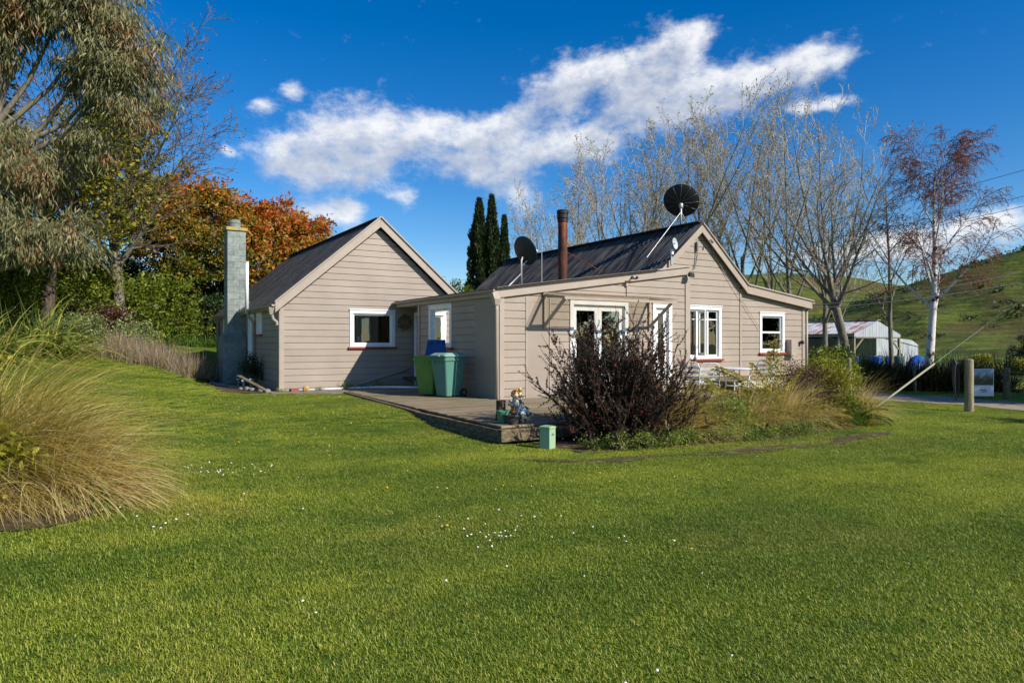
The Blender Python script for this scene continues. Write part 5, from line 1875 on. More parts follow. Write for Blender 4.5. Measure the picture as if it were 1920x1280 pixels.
def blades(rs, n, base, spread, length, width, elev, curl, wind=(0, 0), segs=6, az=None, tmin=0.0, tmax=1.0, basez=None):
    """arching strap leaves: returns V, F, tint"""
    base = np.asarray(base, float)
    a = rs.uniform(0, 2 * np.pi, n) if az is None else rs.normal(az[0], az[1], n)
    el = rs.normal(elev[0], elev[1], n)
    L = length * rs.uniform(0.6, 1.15, n)
    P = base + np.stack([rs.normal(0, spread, n), rs.normal(0, spread, n), np.zeros(n)], -1)
    if basez is not None:
        P[:, 2] = hgt(P[:, 0], P[:, 1]) + basez
    d = np.stack([np.cos(a) * np.cos(el), np.sin(a) * np.cos(el), np.sin(el)], -1)
    side = np.stack([-np.sin(a), np.cos(a), np.zeros(n)], -1)
    side = unit(side + rs.normal(0, 0.35, (n, 3)))
    cl = curl * rs.uniform(0.6, 1.4, n)
    pts = [P]
    for s in range(segs):
        d = unit(d + np.stack([np.full(n, wind[0]), np.full(n, wind[1]), np.zeros(n)], -1) + np.stack([np.zeros(n), np.zeros(n), -cl / segs], -1) + rs.normal(0, 0.03, (n, 3)))
        pts.append(pts[-1] + d * (L / segs)[:, None])
    W = width * rs.uniform(0.7, 1.2, n)
    V = []
    for s in range(segs + 1):
        f = s / segs
        w = W * (1 - f ** 1.6 * 0.92) * 0.5
        V.append(pts[s] - side * w[:, None]); V.append(pts[s] + side * w[:, None])
    V = np.stack(V, 1)                                    # n, 2(segs+1), 3
    k = 2 * (segs + 1)
    f1 = np.array([(2 * s, 2 * s + 1, 2 * s + 3, 2 * s + 2) for s in range(segs)])
    F = (np.arange(n)[:, None, None] * k + f1[None]).reshape(-1, 4)
    tn = rs.uniform(tmin, tmax, n)
    return V.reshape(-1, 3), F, np.repeat(tn, k)


def strap_plant(name, seed, base, sets, mat, label, cat='plant', group=None, part='leaves'):
    rs = np.random.default_rng(seed)
    x, y = base[0], base[1]
    z = H(x, y) if len(base) < 3 else base[2]
    e = empty(name, (x, y, z), 0, label, cat, group)
    parts = [blades(rs, base=(x, y, z - 0.02), **s) for s in sets]
    leaf_obj(part, parts, M[mat], e)
    return e


# leaf colours
G = lin
M['leaf_fresh'] = leafmat('fresh_green_leaf', [(0.0, G(52, 70, 18)), (0.5, G(98, 114, 30)), (1.0, G(156, 158, 50))])
M['leaf_yellow'] = leafmat('yellow_green_leaf', [(0.0, G(76, 86, 22)), (0.5, G(128, 128, 36)), (1.0, G(176, 164, 50))])
M['leaf_dark'] = leafmat('dark_green_leaf', [(0.0, G(24, 38, 16)), (0.6, G(46, 64, 26)), (1.0, G(78, 92, 40))], 0.2)
M['leaf_cypress'] = leafmat('cypress_spray', [(0.0, G(26, 38, 22)), (0.6, G(48, 62, 34)), (1.0, G(76, 88, 48))], 0.15)
M['leaf_autumn'] = leafmat('red_tipped_leaf', [(0.0, G(66, 84, 28)), (0.28, G(120, 124, 42)), (0.48, G(184, 136, 50)), (0.70, G(196, 90, 44)), (1.0, G(178, 54, 38))], 0.4)
M['leaf_gum'] = leafmat('grey_green_gum_leaf', [(0.0, G(62, 68, 42)), (0.40, G(112, 114, 74)), (0.66, G(150, 144, 100)), (0.78, G(136, 100, 66)), (1.0, G(156, 108, 72))], 0.25)
M['bud_tan'] = leafmat('tan_bud', [(0.0, G(126, 106, 66)), (0.6, G(164, 142, 88)), (1.0, G(186, 166, 100))], 0.3)
M['bud_red'] = leafmat('red_brown_bud', [(0.0, G(104, 62, 48)), (0.6, G(142, 90, 68)), (1.0, G(160, 116, 82))], 0.3)
M['leaf_manuka'] = leafmat('bronze_small_leaf', [(0.0, G(34, 28, 22)), (0.4, G(58, 44, 34)), (0.6, G(58, 58, 34)), (0.8, G(86, 58, 48)), (1.0, G(116, 80, 66))], 0.18)
M['manuka_stem'] = barkmat('dark_manuka_stem', lin(54, 42, 36), lin(96, 78, 66))
M['petal_red'] = leafmat('crimson_petal', [(0.0, G(150, 26, 48)), (1.0, G(196, 52, 76))], 0.3)
M['grass_tan'] = leafmat('dry_tussock', [(0.0, G(126, 104, 54)), (0.4, G(176, 152, 92)), (0.8, G(208, 186, 130)), (1.0, G(220, 202, 150))], 0.35)
M['grass_olive'] = leafmat('olive_tussock', [(0.0, G(104, 104, 38)), (0.4, G(156, 140, 64)), (0.75, G(196, 170, 94)), (1.0, G(220, 196, 128))], 0.35)
M['flax'] = leafmat('flax_leaf', [(0.0, G(56, 78, 26)), (0.45, G(104, 122, 44)), (0.8, G(168, 164, 78)), (1.0, G(206, 190, 90))], 0.3)
M['strap_green'] = leafmat('strap_leaf', [(0.0, G(40, 66, 18)), (0.5, G(74, 108, 32)), (1.0, G(120, 146, 54))], 0.35)
M['strap_dark'] = leafmat('dark_strap_leaf', [(0.0, G(38, 42, 20)), (0.5, G(66, 68, 32)), (0.85, G(96, 86, 44)), (1.0, G(134, 108, 62))], 0.25)
M['lavender'] = leafmat('dry_lavender', [(0.0, G(112, 110, 66)), (0.4, G(166, 148, 112)), (0.75, G(188, 164, 142)), (0.93, G(150, 128, 130)), (1.0, G(118, 104, 150))], 0.3)
M['fern'] = leafmat('fern_frond', [(0.0, G(70, 78, 22)), (0.45, G(122, 120, 36)), (0.8, G(182, 160, 54)), (1.0, G(176, 122, 58))], 0.35)
M['weed'] = leafmat('low_weed', [(0.0, G(78, 98, 34)), (0.6, G(126, 142, 58)), (1.0, G(172, 178, 96))], 0.35)
M['purple_shrub'] = leafmat('purple_brown_leaf', [(0.0, G(56, 38, 34)), (0.6, G(96, 66, 54)), (1.0, G(138, 104, 74))], 0.25)
M['white_flower'] = leafmat('cream_flower', [(0.0, G(70, 88, 40)), (0.5, G(112, 126, 62)), (0.82, G(176, 178, 128)), (1.0, G(214, 212, 180))], 0.3)

# ------------------------------------------------------------------ poplars behind the house
POP = [dict(seg=12, wob=0.025, up=0.03, taper=0.12),
       dict(cnt=18, t0=0.22, ang=0.46, len=0.48, fall=0.62, seg=8, wob=0.05, up=0.075, taper=0.2, rk=0.5),
       dict(cnt=8, t0=0.30, ang=0.50, len=0.36, fall=0.35, seg=5, wob=0.06, up=0.08, taper=0.35, rk=0.5, rmin=0.012),
       dict(cnt=5, t0=0.25, ang=0.55, len=0.42, fall=0.35, seg=3, wob=0.09, up=0.06, taper=0.5, rk=0.6, rmin=0.009),
       dict(cnt=3, t0=0.25, ang=0.6, len=0.50, fall=0.3, seg=2, wob=0.1, up=0.05, taper=0.6, rk=0.7, rmin=0.007)]
POP2 = [dict(seg=6, wob=0.03, up=0.02, taper=0.55),
        dict(cnt=7, t0=0.40, ang=0.46, len=1.75, fall=0.35, seg=11, wob=0.045, up=0.035, taper=0.12, rk=0.62),
        dict(cnt=12, t0=0.25, ang=0.50, len=0.36, fall=0.45, seg=6, wob=0.06, up=0.06, taper=0.3, rk=0.5, rmin=0.012),
        dict(cnt=6, t0=0.2, ang=0.55, len=0.42, fall=0.35, seg=3, wob=0.09, up=0.05, taper=0.5, rk=0.6, rmin=0.009),
        dict(cnt=3, t0=0.25, ang=0.6, len=0.50, fall=0.3, seg=2, wob=0.1, up=0.04, taper=0.6, rk=0.7, rmin=0.007)]
protos = []
PG = 'bare poplars behind the cottage'
PL = 'bare pale poplar in the tall row behind the cottage'
spots = [(25.2, 38.6, 10.4), (26.9, 37.8, 12.2), (28.7, 37.5, 13.6), (30.1, 36.9, 14.6), (32.0, 36.6, 16.2), (33.5, 35.9, 16.7), (35.5, 35.7, 17.2), (36.9, 34.8, 17.4),
         (39.1, 34.6, 18.2), (40.8, 33.6, 18.4), (42.4, 32.6, 17.4), (40.2, 29.3, 16.9), (43.6, 29.4, 16.4), (46.2, 30.2, 14.0)]
for k, (x, y, top) in enumerate(spots):
    z = H(x, y)
    if k < 4:
        spec, hh = ((POP, 14.0), (POP2, 6.0), (POP, 15.0), (POP2, 6.4))[k]
        e = bare_tree('poplar_tree', 40 + k, (x, y, z - 0.1), hh, 0.16, (0.03 * (k - 1), 0.02, 1), spec, PL, 2, 'bark_grey', 'bark_pale', 'bud_tan', 1, (0.11, 0.06), PG)
        mx = max(v.co.z for v in e.children[1].data.vertices)
        protos.append((e, mx))
        s = (top - z) / mx
    else:
        src, mx = protos[(k * 3 + k // 4) % 4]
        e = copy_tree(src)
        s = (top - z) / mx
    e.location = (x, y, z - 0.1)
    e.rotation_euler = (0, 0, k * 1.9)
    e.scale = (s * 1.0, s * 1.0, s)

# nearer bare tree with a leaning forked trunk, and a slim one beside it
BIG = [dict(seg=9, wob=0.03, up=0.0, taper=0.62, lean=(-0.004, 0.0, 0.0)),
       dict(cnt=7, t0=0.55, ang=0.62, len=1.45, fall=0.25, seg=12, wob=0.055, up=0.028, taper=0.14, rk=0.62),
       dict(cnt=11, t0=0.12, ang=0.62, len=0.46, fall=0.45, seg=7, wob=0.07, up=0.045, taper=0.25, rk=0.5, rmin=0.012),
       dict(cnt=7, t0=0.15, ang=0.62, len=0.42, fall=0.35, seg=4, wob=0.09, up=0.04, taper=0.4, rk=0.55, rmin=0.007),
       dict(cnt=4, t0=0.2, ang=0.6, len=0.5, fall=0.3, seg=2, wob=0.12, up=0.03, taper=0.6, rk=0.7, rmin=0.005)]
bare_tree('bare_tree', 71, (28.3, 17.7, H(28.3, 17.7) - 0.1), 5.0, 0.205, (-0.17, 0.08, 1), BIG, 'large spreading bare tree with leaning forked trunk beside the sheds', 2, 'bark_grey', 'bark_grey', 'bud_tan', 1, (0.06, 0.035))
SLIM = [dict(seg=12, wob=0.03, up=0.02, taper=0.15),
        dict(cnt=13, t0=0.25, ang=0.6, len=0.42, fall=0.55, seg=7, wob=0.06, up=0.05, taper=0.2, rk=0.45),
        dict(cnt=7, t0=0.2, ang=0.6, len=0.42, fall=0.35, seg=4, wob=0.08, up=0.03, taper=0.4, rk=0.5, rmin=0.008),
        dict(cnt=5, t0=0.2, ang=0.6, len=0.5, fall=0.3, seg=3, wob=0.1, up=0.0, taper=0.5, rk=0.6, rmin=0.006)]
bare_tree('bare_tree', 75, (33.9, 19.2, H(33.9, 19.2)), 9.8, 0.13, (0.03, 0.0, 1), SLIM, 'slim bare tree standing between the forked tree and the birch', 2, 'bark_grey', 'bark_grey', 'bud_tan', 1, (0.06, 0.03))
BIR = [dict(seg=14, wob=0.028, up=0.02, taper=0.12),
       dict(cnt=16, t0=0.30, ang=0.66, len=0.46, fall=0.5, seg=8, wob=0.06, up=0.045, taper=0.2, rk=0.48),
       dict(cnt=12, t0=0.25, ang=0.6, len=0.42, fall=0.3, seg=6, wob=0.08, up=-0.05, taper=0.35, rk=0.42, rmin=0.009),
       dict(cnt=9, t0=0.15, ang=0.5, len=0.60, fall=0.25, seg=5, wob=0.07, up=-0.22, taper=0.5, rk=0.6, rmin=0.0065),
       dict(cnt=3, t0=0.2, ang=0.45, len=0.6, fall=0.25, seg=3, wob=0.08, up=-0.30, taper=0.6, rk=0.8, rmin=0.006)]
bare_tree('birch_tree', 83, (31.0, 16.0, H(31.0, 16.0) - 0.1), 9.6, 0.20, (0.06, -0.02, 1), BIR, 'silver birch with white trunk and weeping reddish twigs by the drive', 2, 'bark_birch', 'twig_red', 'bud_red', 2, (0.055, 0.03), None, 0.6)

# ------------------------------------------------------------------ cypresses
def cypress(seed, x, y, top, r, label):
    rs = np.random.default_rng(seed)
    z0 = H(x, y)
    e = empty('cypress_tree', (x, y, z0), 0, label, 'tree', 'columnar cypresses behind the roofs')
    n = 15000
    f = rs.random(n)
    hh = top - z0
    prof = (1 - f ** 2.6) ** 0.85 * (0.72 + 0.28 * np.sin(np.clip(f * 3, 0, 1.57)))
    lob = 1 + 0.16 * np.sin(f * 40 + 2 * np.sin(f * 17))
    a = rs.uniform(0, 6.283, n)
    ridge = 1 + 0.26 * np.sin(a * 5 + f * 9) + 0.12 * np.sin(a * 3 - f * 31)
    rr = r * prof * lob * ridge * rs.random(n) ** 0.25
    C = np.stack([x + rr * np.cos(a), y + rr * np.sin(a), z0 + 0.2 + f * (hh - 0.25)], -1)
    D = np.stack([np.cos(a) * 0.45, np.sin(a) * 0.45, np.ones(n)], -1) + rs.normal(0, 0.22, (n, 3))
    leaf_obj('crown', [leaves(C, D, 0.26 * rs.uniform(0.6, 1.2, n), 0.10, rs, None, 0.2)], M['leaf_cypress'], e)
    V_, F_ = tubes([([(x, y, z0 - 0.2), (x, y, z0 + hh * 0.5), (x, y, z0 + hh * 0.95)], [0.16, 0.1, 0.02], 8)])
    link('trunk', np_mesh('trunk', V_, F_, M['bark']), e)


cypress(5, 20.45, 36.8, 10.25, 0.80, 'broad dark columnar cypress, one of three behind the roofs')
cypress(6, 21.1, 36.4, 10.45, 0.66, 'tallest dark columnar cypress, in the middle of the three')
cypress(7, 21.75, 36.0, 9.2, 0.42, 'short slender dark cypress at the end of the three')

# ------------------------------------------------------------------ trees on the bank beside the cottage
def red_tint(C, tn, rs):     # new red growth is at the ends of the upper sprays
    h_ = np.clip((C[:, 2] - 4.5) / 5.5, 0, 1)
    return np.clip(tn * 0.58 + 0.34 * h_ - 0.06 + rs.normal(0, 0.11, len(C)), 0, 1)


cl = []
for (px_, py_, pz_, r_) in ((3.4, 40.5, 9.0, 1.6), (5.0, 40.0, 9.6, 1.7), (6.2, 39.6, 8.8, 1.7), (4.2, 39.0, 7.6, 1.7), (5.9, 38.8, 7.0, 1.7), (3.0, 39.8, 6.6, 1.6), (4.6, 38.9, 5.4, 1.5), (6.6, 38.6, 5.6, 1.3), (2.4, 40.2, 8.0, 1.5), (7.0, 39.4, 7.6, 1.3), (3.6, 39.2, 4.4, 1.2)):
    cl.append((px_, py_, pz_, r_, r_ * 0.95, r_ * 0.68))
clump_tree('red_leaved_tree', 11, (4.8, 40.6, H(4.8, 40.6)), (4.9, 40.4, 8.6), 0.26, cl, 'rounded tree with orange and green leaves beside the block chimney', 'leaf_autumn', (0.24, 0.12), 1250, 22, 0.19, tintfn=lambda C, tn, rs: red_tint(C, tn - 0.14, rs))
cl = []
for (px_, py_, pz_, r_) in ((8.3, 40.0, 8.3, 1.5), (9.6, 39.6, 8.4, 1.5), (10.7, 39.0, 7.8, 1.3), (8.0, 39.3, 7.2, 1.5), (9.5, 38.8, 7.0, 1.6), (10.8, 38.5, 6.8, 1.2), (8.6, 38.9, 5.8, 1.4), (10.0, 38.5, 5.8, 1.3), (11.3, 38.8, 6.5, 0.8), (7.4, 40.0, 8.2, 1.1), (9.2, 39.0, 4.6, 1.2), (8.0, 39.0, 4.6, 1.1)):
    cl.append((px_, py_, pz_, r_, r_ * 0.95, r_ * 0.72))
clump_tree('red_leaved_tree', 12, (9.3, 39.8, H(9.3, 39.8)), (9.3, 39.5, 7.6), 0.26, cl, 'domed tree with dense red orange leaves rising behind the gabled wing', 'leaf_autumn', (0.24, 0.12), 1500, 24, 0.19, tintfn=lambda C, tn, rs: red_tint(C, tn + 0.14, rs))

# grey green weeping gum close to the lawn
cl = []
GUM = [(-1.6, 24.2, 11.4, 1.6), (-0.4, 24.4, 11.6, 1.5), (0.6, 24.2, 11.3, 1.3), (1.2, 23.9, 10.3, 1.25), (-2.8, 24.6, 11.6, 1.6), (0.2, 24.3, 9.9, 1.2), (1.15, 23.9, 8.9, 1.15), (0.9, 24.0, 9.6, 1.1),
       (-2.2, 24.6, 10.4, 1.2), (-2.0, 25.0, 7.0, 1.4), (-0.9, 24.9, 6.6, 1.1), (-2.6, 24.9, 5.4, 1.3), (-1.5, 24.8, 4.8, 1.1), (-0.3, 24.7, 4.7, 0.95), (-3.4, 25.2, 8.4, 1.5), (-3.6, 24.4, 12.8, 1.8), (-1.0, 24.8, 12.9, 1.8), (0.3, 24.2, 7.5, 0.7)]
for (px_, py_, pz_, r_) in GUM:
    cl.append((px_, py_, pz_, r_, r_, r_ * 0.75))


def gum_tint(C, tn, rs):
    n_ = np.sin(C[:, 0] * 2.3 + C[:, 2] * 1.7) * np.sin(C[:, 1] * 1.9 - C[:, 2] * 1.1)
    return np.clip(tn * 0.8 + 0.26 * (n_ > 0.22), 0, 1)


clump_tree('gum_tree', 21, (-3.3, 26.2, H(-3.3, 26.2)), (-1.6, 24.9, 12.2), 0.34, cl, 'tall weeping grey green gum tree at the lawn edge', 'leaf_gum', (0.26, 0.038), 2600, 34, 0.20, 'bark_grey', droop=1.7, tintfn=gum_tint, limb_r=0.07)

# bare red-budded tree and a fresh leafing tree behind it
DEC = [dict(seg=7, wob=0.04, up=0.0, taper=0.6),
       dict(cnt=13, t0=0.30, ang=0.80, len=1.15, fall=0.2, seg=11, wob=0.06, up=0.03, taper=0.15, rk=0.5),
       dict(cnt=13, t0=0.15, ang=0.65, len=0.46, fall=0.4, seg=7, wob=0.07, up=0.02, taper=0.25, rk=0.5, rmin=0.011),
       dict(cnt=8, t0=0.15, ang=0.65, len=0.48, fall=0.3, seg=4, wob=0.1, up=0.02, taper=0.4, rk=0.55, rmin=0.010),
       dict(cnt=4, t0=0.2, ang=0.6, len=0.5, fall=0.3, seg=2, wob=0.12, up=0.0, taper=0.6, rk=0.7, rmin=0.008)]
bare_tree('bare_tree', 92, (1.4, 35.4, H(1.4, 35.4)), 7.0, 0.26, (0.10, -0.04, 1), DEC, 'wide bare tree with reddish buds reaching over the orange tree', 2, 'bark_grey', 'bark_grey', 'bud_red', 1, (0.10, 0.055))
bare_tree('leafing_tree', 94, (-1.2, 32.0, H(-1.2, 32.0)), 5.6, 0.26, (0.0, 0.0, 1), DEC, 'tree coming into small yellow green leaf behind the gum', 2, 'bark', 'bark', 'leaf_yellow', 3, (0.17, 0.10))

# shrubs along the bank, each one its own plant
def shrub(seed, x, y, rx, rz, mat, label, leaf=(0.13, 0.065), per=1500, z0=None, group=None, nm='shrub', ry=None, sub=30):
    rs = np.random.default_rng(seed)
    g = H(x, y) if z0 is None else z0
    ry = ry or rx
    cl = [(x + rs.uniform(-0.5, 0.5) * rx, y + rs.uniform(-0.5, 0.5) * ry, g + rz * rs.uniform(0.75, 1.25), rx * 0.7, ry * 0.7, rz * 0.62) for _ in range(5)]
    cl.append((x, y, g + rz * 0.75, rx, ry, rz * 0.75))
    return clump_tree(nm, seed, (x, y, g), (x, y, g + rz), 0.05, cl, label, mat, leaf, per, sub, 0.17, cat='shrub', group=group, limb_r=0.022)


SG = 'shrubs along the bank'
shrub(101, -0.6, 35.6, 2.2, 2.0, 'leaf_fresh', 'leafy green shrub under the leafing tree on the bank', per=1700, group=SG)
shrub(102, 2.3, 37.0, 2.1, 1.75, 'leaf_fresh', 'yellow green shrub on the bank below the bare tree', leaf=(0.19, 0.10), per=800, group=SG, sub=18)
shrub(103, 3.9, 37.6, 1.6, 1.3, 'leaf_fresh', 'green shrub on the bank below the orange tree', per=1700, group=SG)
shrub(104, 5.4, 38.2, 1.3, 1.5, 'leaf_dark', 'dark glossy shrub below the orange tree beside the chimney', per=1800, group=SG)
shrub(105, 7.6, 40.2, 1.8, 2.0, 'leaf_dark', 'dark shrub behind the chimney and gabled wing', per=1500, group=SG)
shrub(106, 0.6, 34.2, 1.1, 1.0, 'purple_shrub', 'brownish shrub on the bank between green shrubs', per=1600, group=SG)
shrub(107, -3.0, 33.0, 2.3, 2.4, 'leaf_fresh', 'large green shrub behind the flax and gum trunk', per=1500, group=SG)
shrub(108, 1.7, 31.0, 0.85, 0.75, 'white_flower', 'shrub covered in cream white flowers at the lawn edge', (0.07, 0.05), 2600)
shrub(109, -0.1, 27.6, 0.75, 0.85, 'white_flower', 'cream flowered shrub tangled with the variegated flax', (0.07, 0.05), 2600)
shrub(110, -1.75, 17.6, 0.50, 0.40, 'leaf_yellow', 'low yellow leaved bush at the lawn edge by the flax', (0.09, 0.05), 2600)
for k in range(9):       # tall planting further back closes the bank off
    x, y = -8 + k * 3.1, 44.5 + 1.2 * math.sin(k * 2.1)
    shrub(120 + k, x, y, 2.3, 2.5, ('leaf_dark', 'leaf_fresh', 'leaf_dark')[k % 3], ('dark hedge shrub in the back row of the bank', 'green hedge shrub in the back row of the bank', 'dark hedge shrub in the back row of the bank')[k % 3], (0.2, 0.11), 620,
          group=('dark back row shrubs', 'green back row shrubs', 'dark back row shrubs')[k % 3], nm='hedge_shrub')
for k in range(13):      # strap-leaved border along the foot of the bank
    f = k / 12
    x, y = 1.6 + 6.2 * f, 34.2 + 4.0 * f ** 0.7 + 0.3 * math.sin(k * 2.2)
    strap_plant('agapanthus', 140 + k, (x, y), [dict(n=120, spread=0.22, length=0.75, width=0.05, elev=(1.1, 0.25), curl=1.3, segs=5)], 'strap_green', 'bright green strap leaved clump bordering the far lawn', 'plant', 'strap leaved border clumps')
strap_plant('flax_bush', 160, (-0.95, 25.2), [dict(n=300, spread=0.30, length=2.1, width=0.06, elev=(1.0, 0.35), curl=1.6, wind=(0.05, -0.02), segs=8)], 'flax', 'large variegated flax arching over the lawn edge', 'flax')
strap_plant('flax_bush', 161, (-1.9, 21.3), [dict(n=240, spread=0.25, length=1.7, width=0.055, elev=(1.05, 0.32), curl=1.5, wind=(0.04, -0.02), segs=8)], 'flax', 'smaller variegated flax below the gum tree', 'flax')
strap_plant('flax_bush', 162, (3.0, 33.6), [dict(n=90, spread=0.2, length=1.2, width=0.07, elev=(1.0, 0.25), curl=1.4, segs=6)], 'flax', 'short yellow green flax behind the lavender bed', 'flax')

# dry lavender bed
rs0 = np.random.default_rng(8)
for k in range(15):
    f = k / 14
    pw = (-0.55, 0.1, 0.6, -0.15, 0.4)[k % 5]
    x, y = 3.35 - 2.65 * f + 0.877 * pw, 24.8 + 5.1 * f + 0.48 * pw
    strap_plant('lavender_bush', 180 + k, (x, y), [dict(n=620, spread=0.30, length=(0.95, 0.7, 0.85, 1.05, 0.6)[k % 5], width=0.013, elev=(1.05, 0.45), curl=0.45, segs=3),
                                                  dict(n=420, spread=0.24, length=0.5, width=0.02, elev=(0.75, 0.5), curl=0.5, segs=3, tmin=0.0, tmax=0.8)], 'lavender', 'dry purple grey lavender bush in the bark bed', 'lavender', 'lavender bushes in the bark bed')
shrub(196, 1.0, 29.2, 0.35, 0.30, 'leaf_dark', 'small dark green bush at the end of the lavender bed', (0.06, 0.04), 4000)
shrub(197, 1.5, 28.4, 0.28, 0.24, 'weed', 'small bright leafy plant inside the lavender bed', (0.06, 0.04), 4000)
# rose and pale flowers in the shade of the side wall
shrub(198, 4.25, 21.6, 0.30, 0.62, 'leaf_dark', 'dark climbing rose against the cottage side wall', (0.05, 0.035), 5200)
for k, (x, y) in enumerate(((3.95, 21.9), (4.0, 21.3), (3.9, 20.9), (4.05, 20.6))):
    fl_ = MB().ball((x, y, H(x, y) + 0.26 + 0.05 * (k % 2)), 0.055, 10, 6, (1, 1, 0.6)).tube([(x, y, H(x, y)), (x, y, H(x, y) + 0.25)], 0.008, 5)
    tag(fl_.build('white_flower', plain('white_petal', lin(214, 212, 200), 0.7, 0, 0.1, 30), smooth=True), 'white flower head in the shaded side bed', 'flower', 'white flowers in the side bed')
# weeds at the gable wall foot
for k, (x, y, s) in enumerate(((6.35, 19.22, 0.24), (6.55, 19.28, 0.20), (7.0, 19.25, 0.14), (7.35, 19.30, 0.22), (5.6, 19.25, 0.10), (7.75, 19.30, 0.14), (4.55, 19.15, 0.10))):
    strap_plant('weed', 200 + k, (x, y, 0.218), [dict(n=70, spread=0.06, length=s * 1.5, width=0.018, elev=(1.05, 0.35), curl=0.9, segs=4)], 'weed', 'green weed growing at the gable wall foot', 'weed', 'weeds at the gable wall foot')

# ------------------------------------------------------------------ tussocks on the near lawn edge
WIND = (0.085, -0.053)
strap_plant('tussock', 210, (-0.62, 7.35), [dict(n=3400, spread=0.13, length=1.55, width=0.0085, elev=(0.98, 0.32), curl=1.25, wind=(0.10, -0.062), segs=8, tmin=0.05, tmax=1.0),
                                          dict(n=500, spread=0.12, length=1.1, width=0.008, elev=(0.5, 0.3), curl=0.9, wind=(0.08, -0.05), segs=7, tmin=0.5, tmax=1.0)], 'grass_olive', 'large windswept golden tussock at the lawn edge', 'tussock')
strap_plant('tussock', 211, (-0.15, 7.05), [dict(n=2800, spread=0.15, length=1.10, width=0.008, elev=(0.75, 0.4), curl=1.8, wind=(0.07, -0.043), segs=8, tmin=0.3, tmax=1.0)], 'grass_tan', 'pale straw tussock skirt below the golden one', 'tussock')
strap_plant('tussock', 212, (-0.78, 6.55), [dict(n=1500, spread=0.10, length=0.66, width=0.006, elev=(0.9, 0.45), curl=2.2, segs=7)], 'grass_tan', 'small drooping straw tussock beside the yellow leaved plant', 'tussock')
shrub(213, -0.62, 6.82, 0.28, 0.36, 'leaf_yellow', 'leafy yellow green plant between the two straw tussocks', (0.075, 0.03), 7000, sub=60)
shrub(214, 0.02, 6.55, 0.16, 0.07, 'weed', 'low green weed at the foot of the tussock', (0.05, 0.03), 6000)

# ------------------------------------------------------------------ front bed planting
def manuka():
    rs = np.random.default_rng(301)
    bx, by = 7.15, 8.38
    z0 = H(bx, by)
    e = empty('manuka_bush', (bx, by, z0), 0, 'dark bronze twiggy bush with small crimson flowers before the french doors', 'bush')
    polys, C, D = [], [], []
    for k in range(200):
        a = rs.uniform(0, 6.283)
        el = math.radians(rs.uniform(4, 88)) if k % 3 else math.radians(rs.uniform(50, 90))
        L = 1.70 * (0.62 + 0.38 * math.sin(el)) * rs.uniform(0.74, 1.20)
        if el > 1.0:
            L *= 1.08
        d = np.array((math.cos(a) * math.cos(el), math.sin(a) * math.cos(el), math.sin(el)))
        p = np.array((bx + 0.22 * math.cos(a), by + 0.22 * math.sin(a), z0))
        n = 9
        pts, dirs = [p], []
        for s in range(n):
            d = unit(d + rs.normal(0, 0.09, 3) + np.array((0, 0, 0.05)))
            p = p + d * L / n
            pts.append(p); dirs.append(d)
        polys.append((pts, np.linspace(0.013, 0.003, n + 1), 4))
        for q in range(15):
            f = rs.uniform(0.16, 1.0) * (n - 1)
            i = int(f)
            o = pts[i] + (pts[i + 1] - pts[i]) * (f - i)
            td = unit(dirs[i] * 0.8 + rs.normal(0, 0.5, 3) + np.array((0, 0, 0.25)))
            tl = rs.uniform(0.12, 0.34)
            e1 = o + td * tl * 0.5
            td2 = unit(td + rs.normal(0, 0.15, 3) + np.array((0, 0, 0.1)))
            e2 = e1 + td2 * tl * 0.5
            polys.append(([o, e1, e2], [0.004, 0.003, 0.0015], 3))
            m = 44
            ff = rs.random(m)[:, None]
            C.append(np.where(ff < 0.5, o + (e1 - o) * ff * 2, e1 + (e2 - e1) * (ff - 0.5) * 2))
            D.append(td2 + rs.normal(0, 0.65, (m, 3)))
    V_, F_ = tubes(polys)
    link('stems', np_mesh('stems', V_, F_, M['manuka_stem']), e)
    C = np.concatenate(C); D = np.concatenate(D)
    leaf_obj('foliage', [leaves(C, D, 0.032 * rs.uniform(0.7, 1.3, len(C)), 0.013, rs)], M['leaf_manuka'], e)
    idx = rs.choice(len(C), 300, replace=False)
    cc = np.repeat(C[idx], 5, 0) + rs.normal(0, 0.012, (300 * 5, 3))
    leaf_obj('flowers', [leaves(cc, rs.normal(size=cc.shape), 0.024, 0.02, rs)], M['petal_red'], e)


manuka()
TG = 'tan tussocks in the front bed'
for k, (x, y, L, n, ln, mt, wd) in enumerate(((8.35, 8.15, 1.35, 1500, 0.95, 'grass_olive', (0.02, -0.05)), (7.95, 7.95, 1.1, 900, 0.8, 'grass_tan', (0.03, -0.05)), (9.75, 8.05, 1.05, 900, 0.85, 'grass_tan', (0.04, -0.06)),
                                              (10.95, 8.05, 1.15, 1100, 0.85, 'grass_tan', (0.05, -0.06)), (13.45, 8.35, 1.1, 1300, 0.85, 'grass_tan', (0.06, -0.04)), (13.75, 9.45, 1.15, 700, 1.2, 'grass_olive', (0.02, 0)))):
    strap_plant('tussock', 320 + k, (x, y), [dict(n=n, spread=0.13, length=L, width=0.007, elev=(ln + 0.2, 0.33), curl=1.55, wind=wd, segs=7, tmin=0.0 if k in (0, 5) else 0.2, tmax=0.95)], mt, ('olive tan tussock against the dark bronze bush', 'short straw tussock at the lawn foot of the bronze bush', 'straw tussock between the two tall ferns', 'straw tussock below the tallest fern', 'straw tussock at the drive end of the front bed', 'upright olive tussock behind the golden shrub')[k], 'tussock', TG)


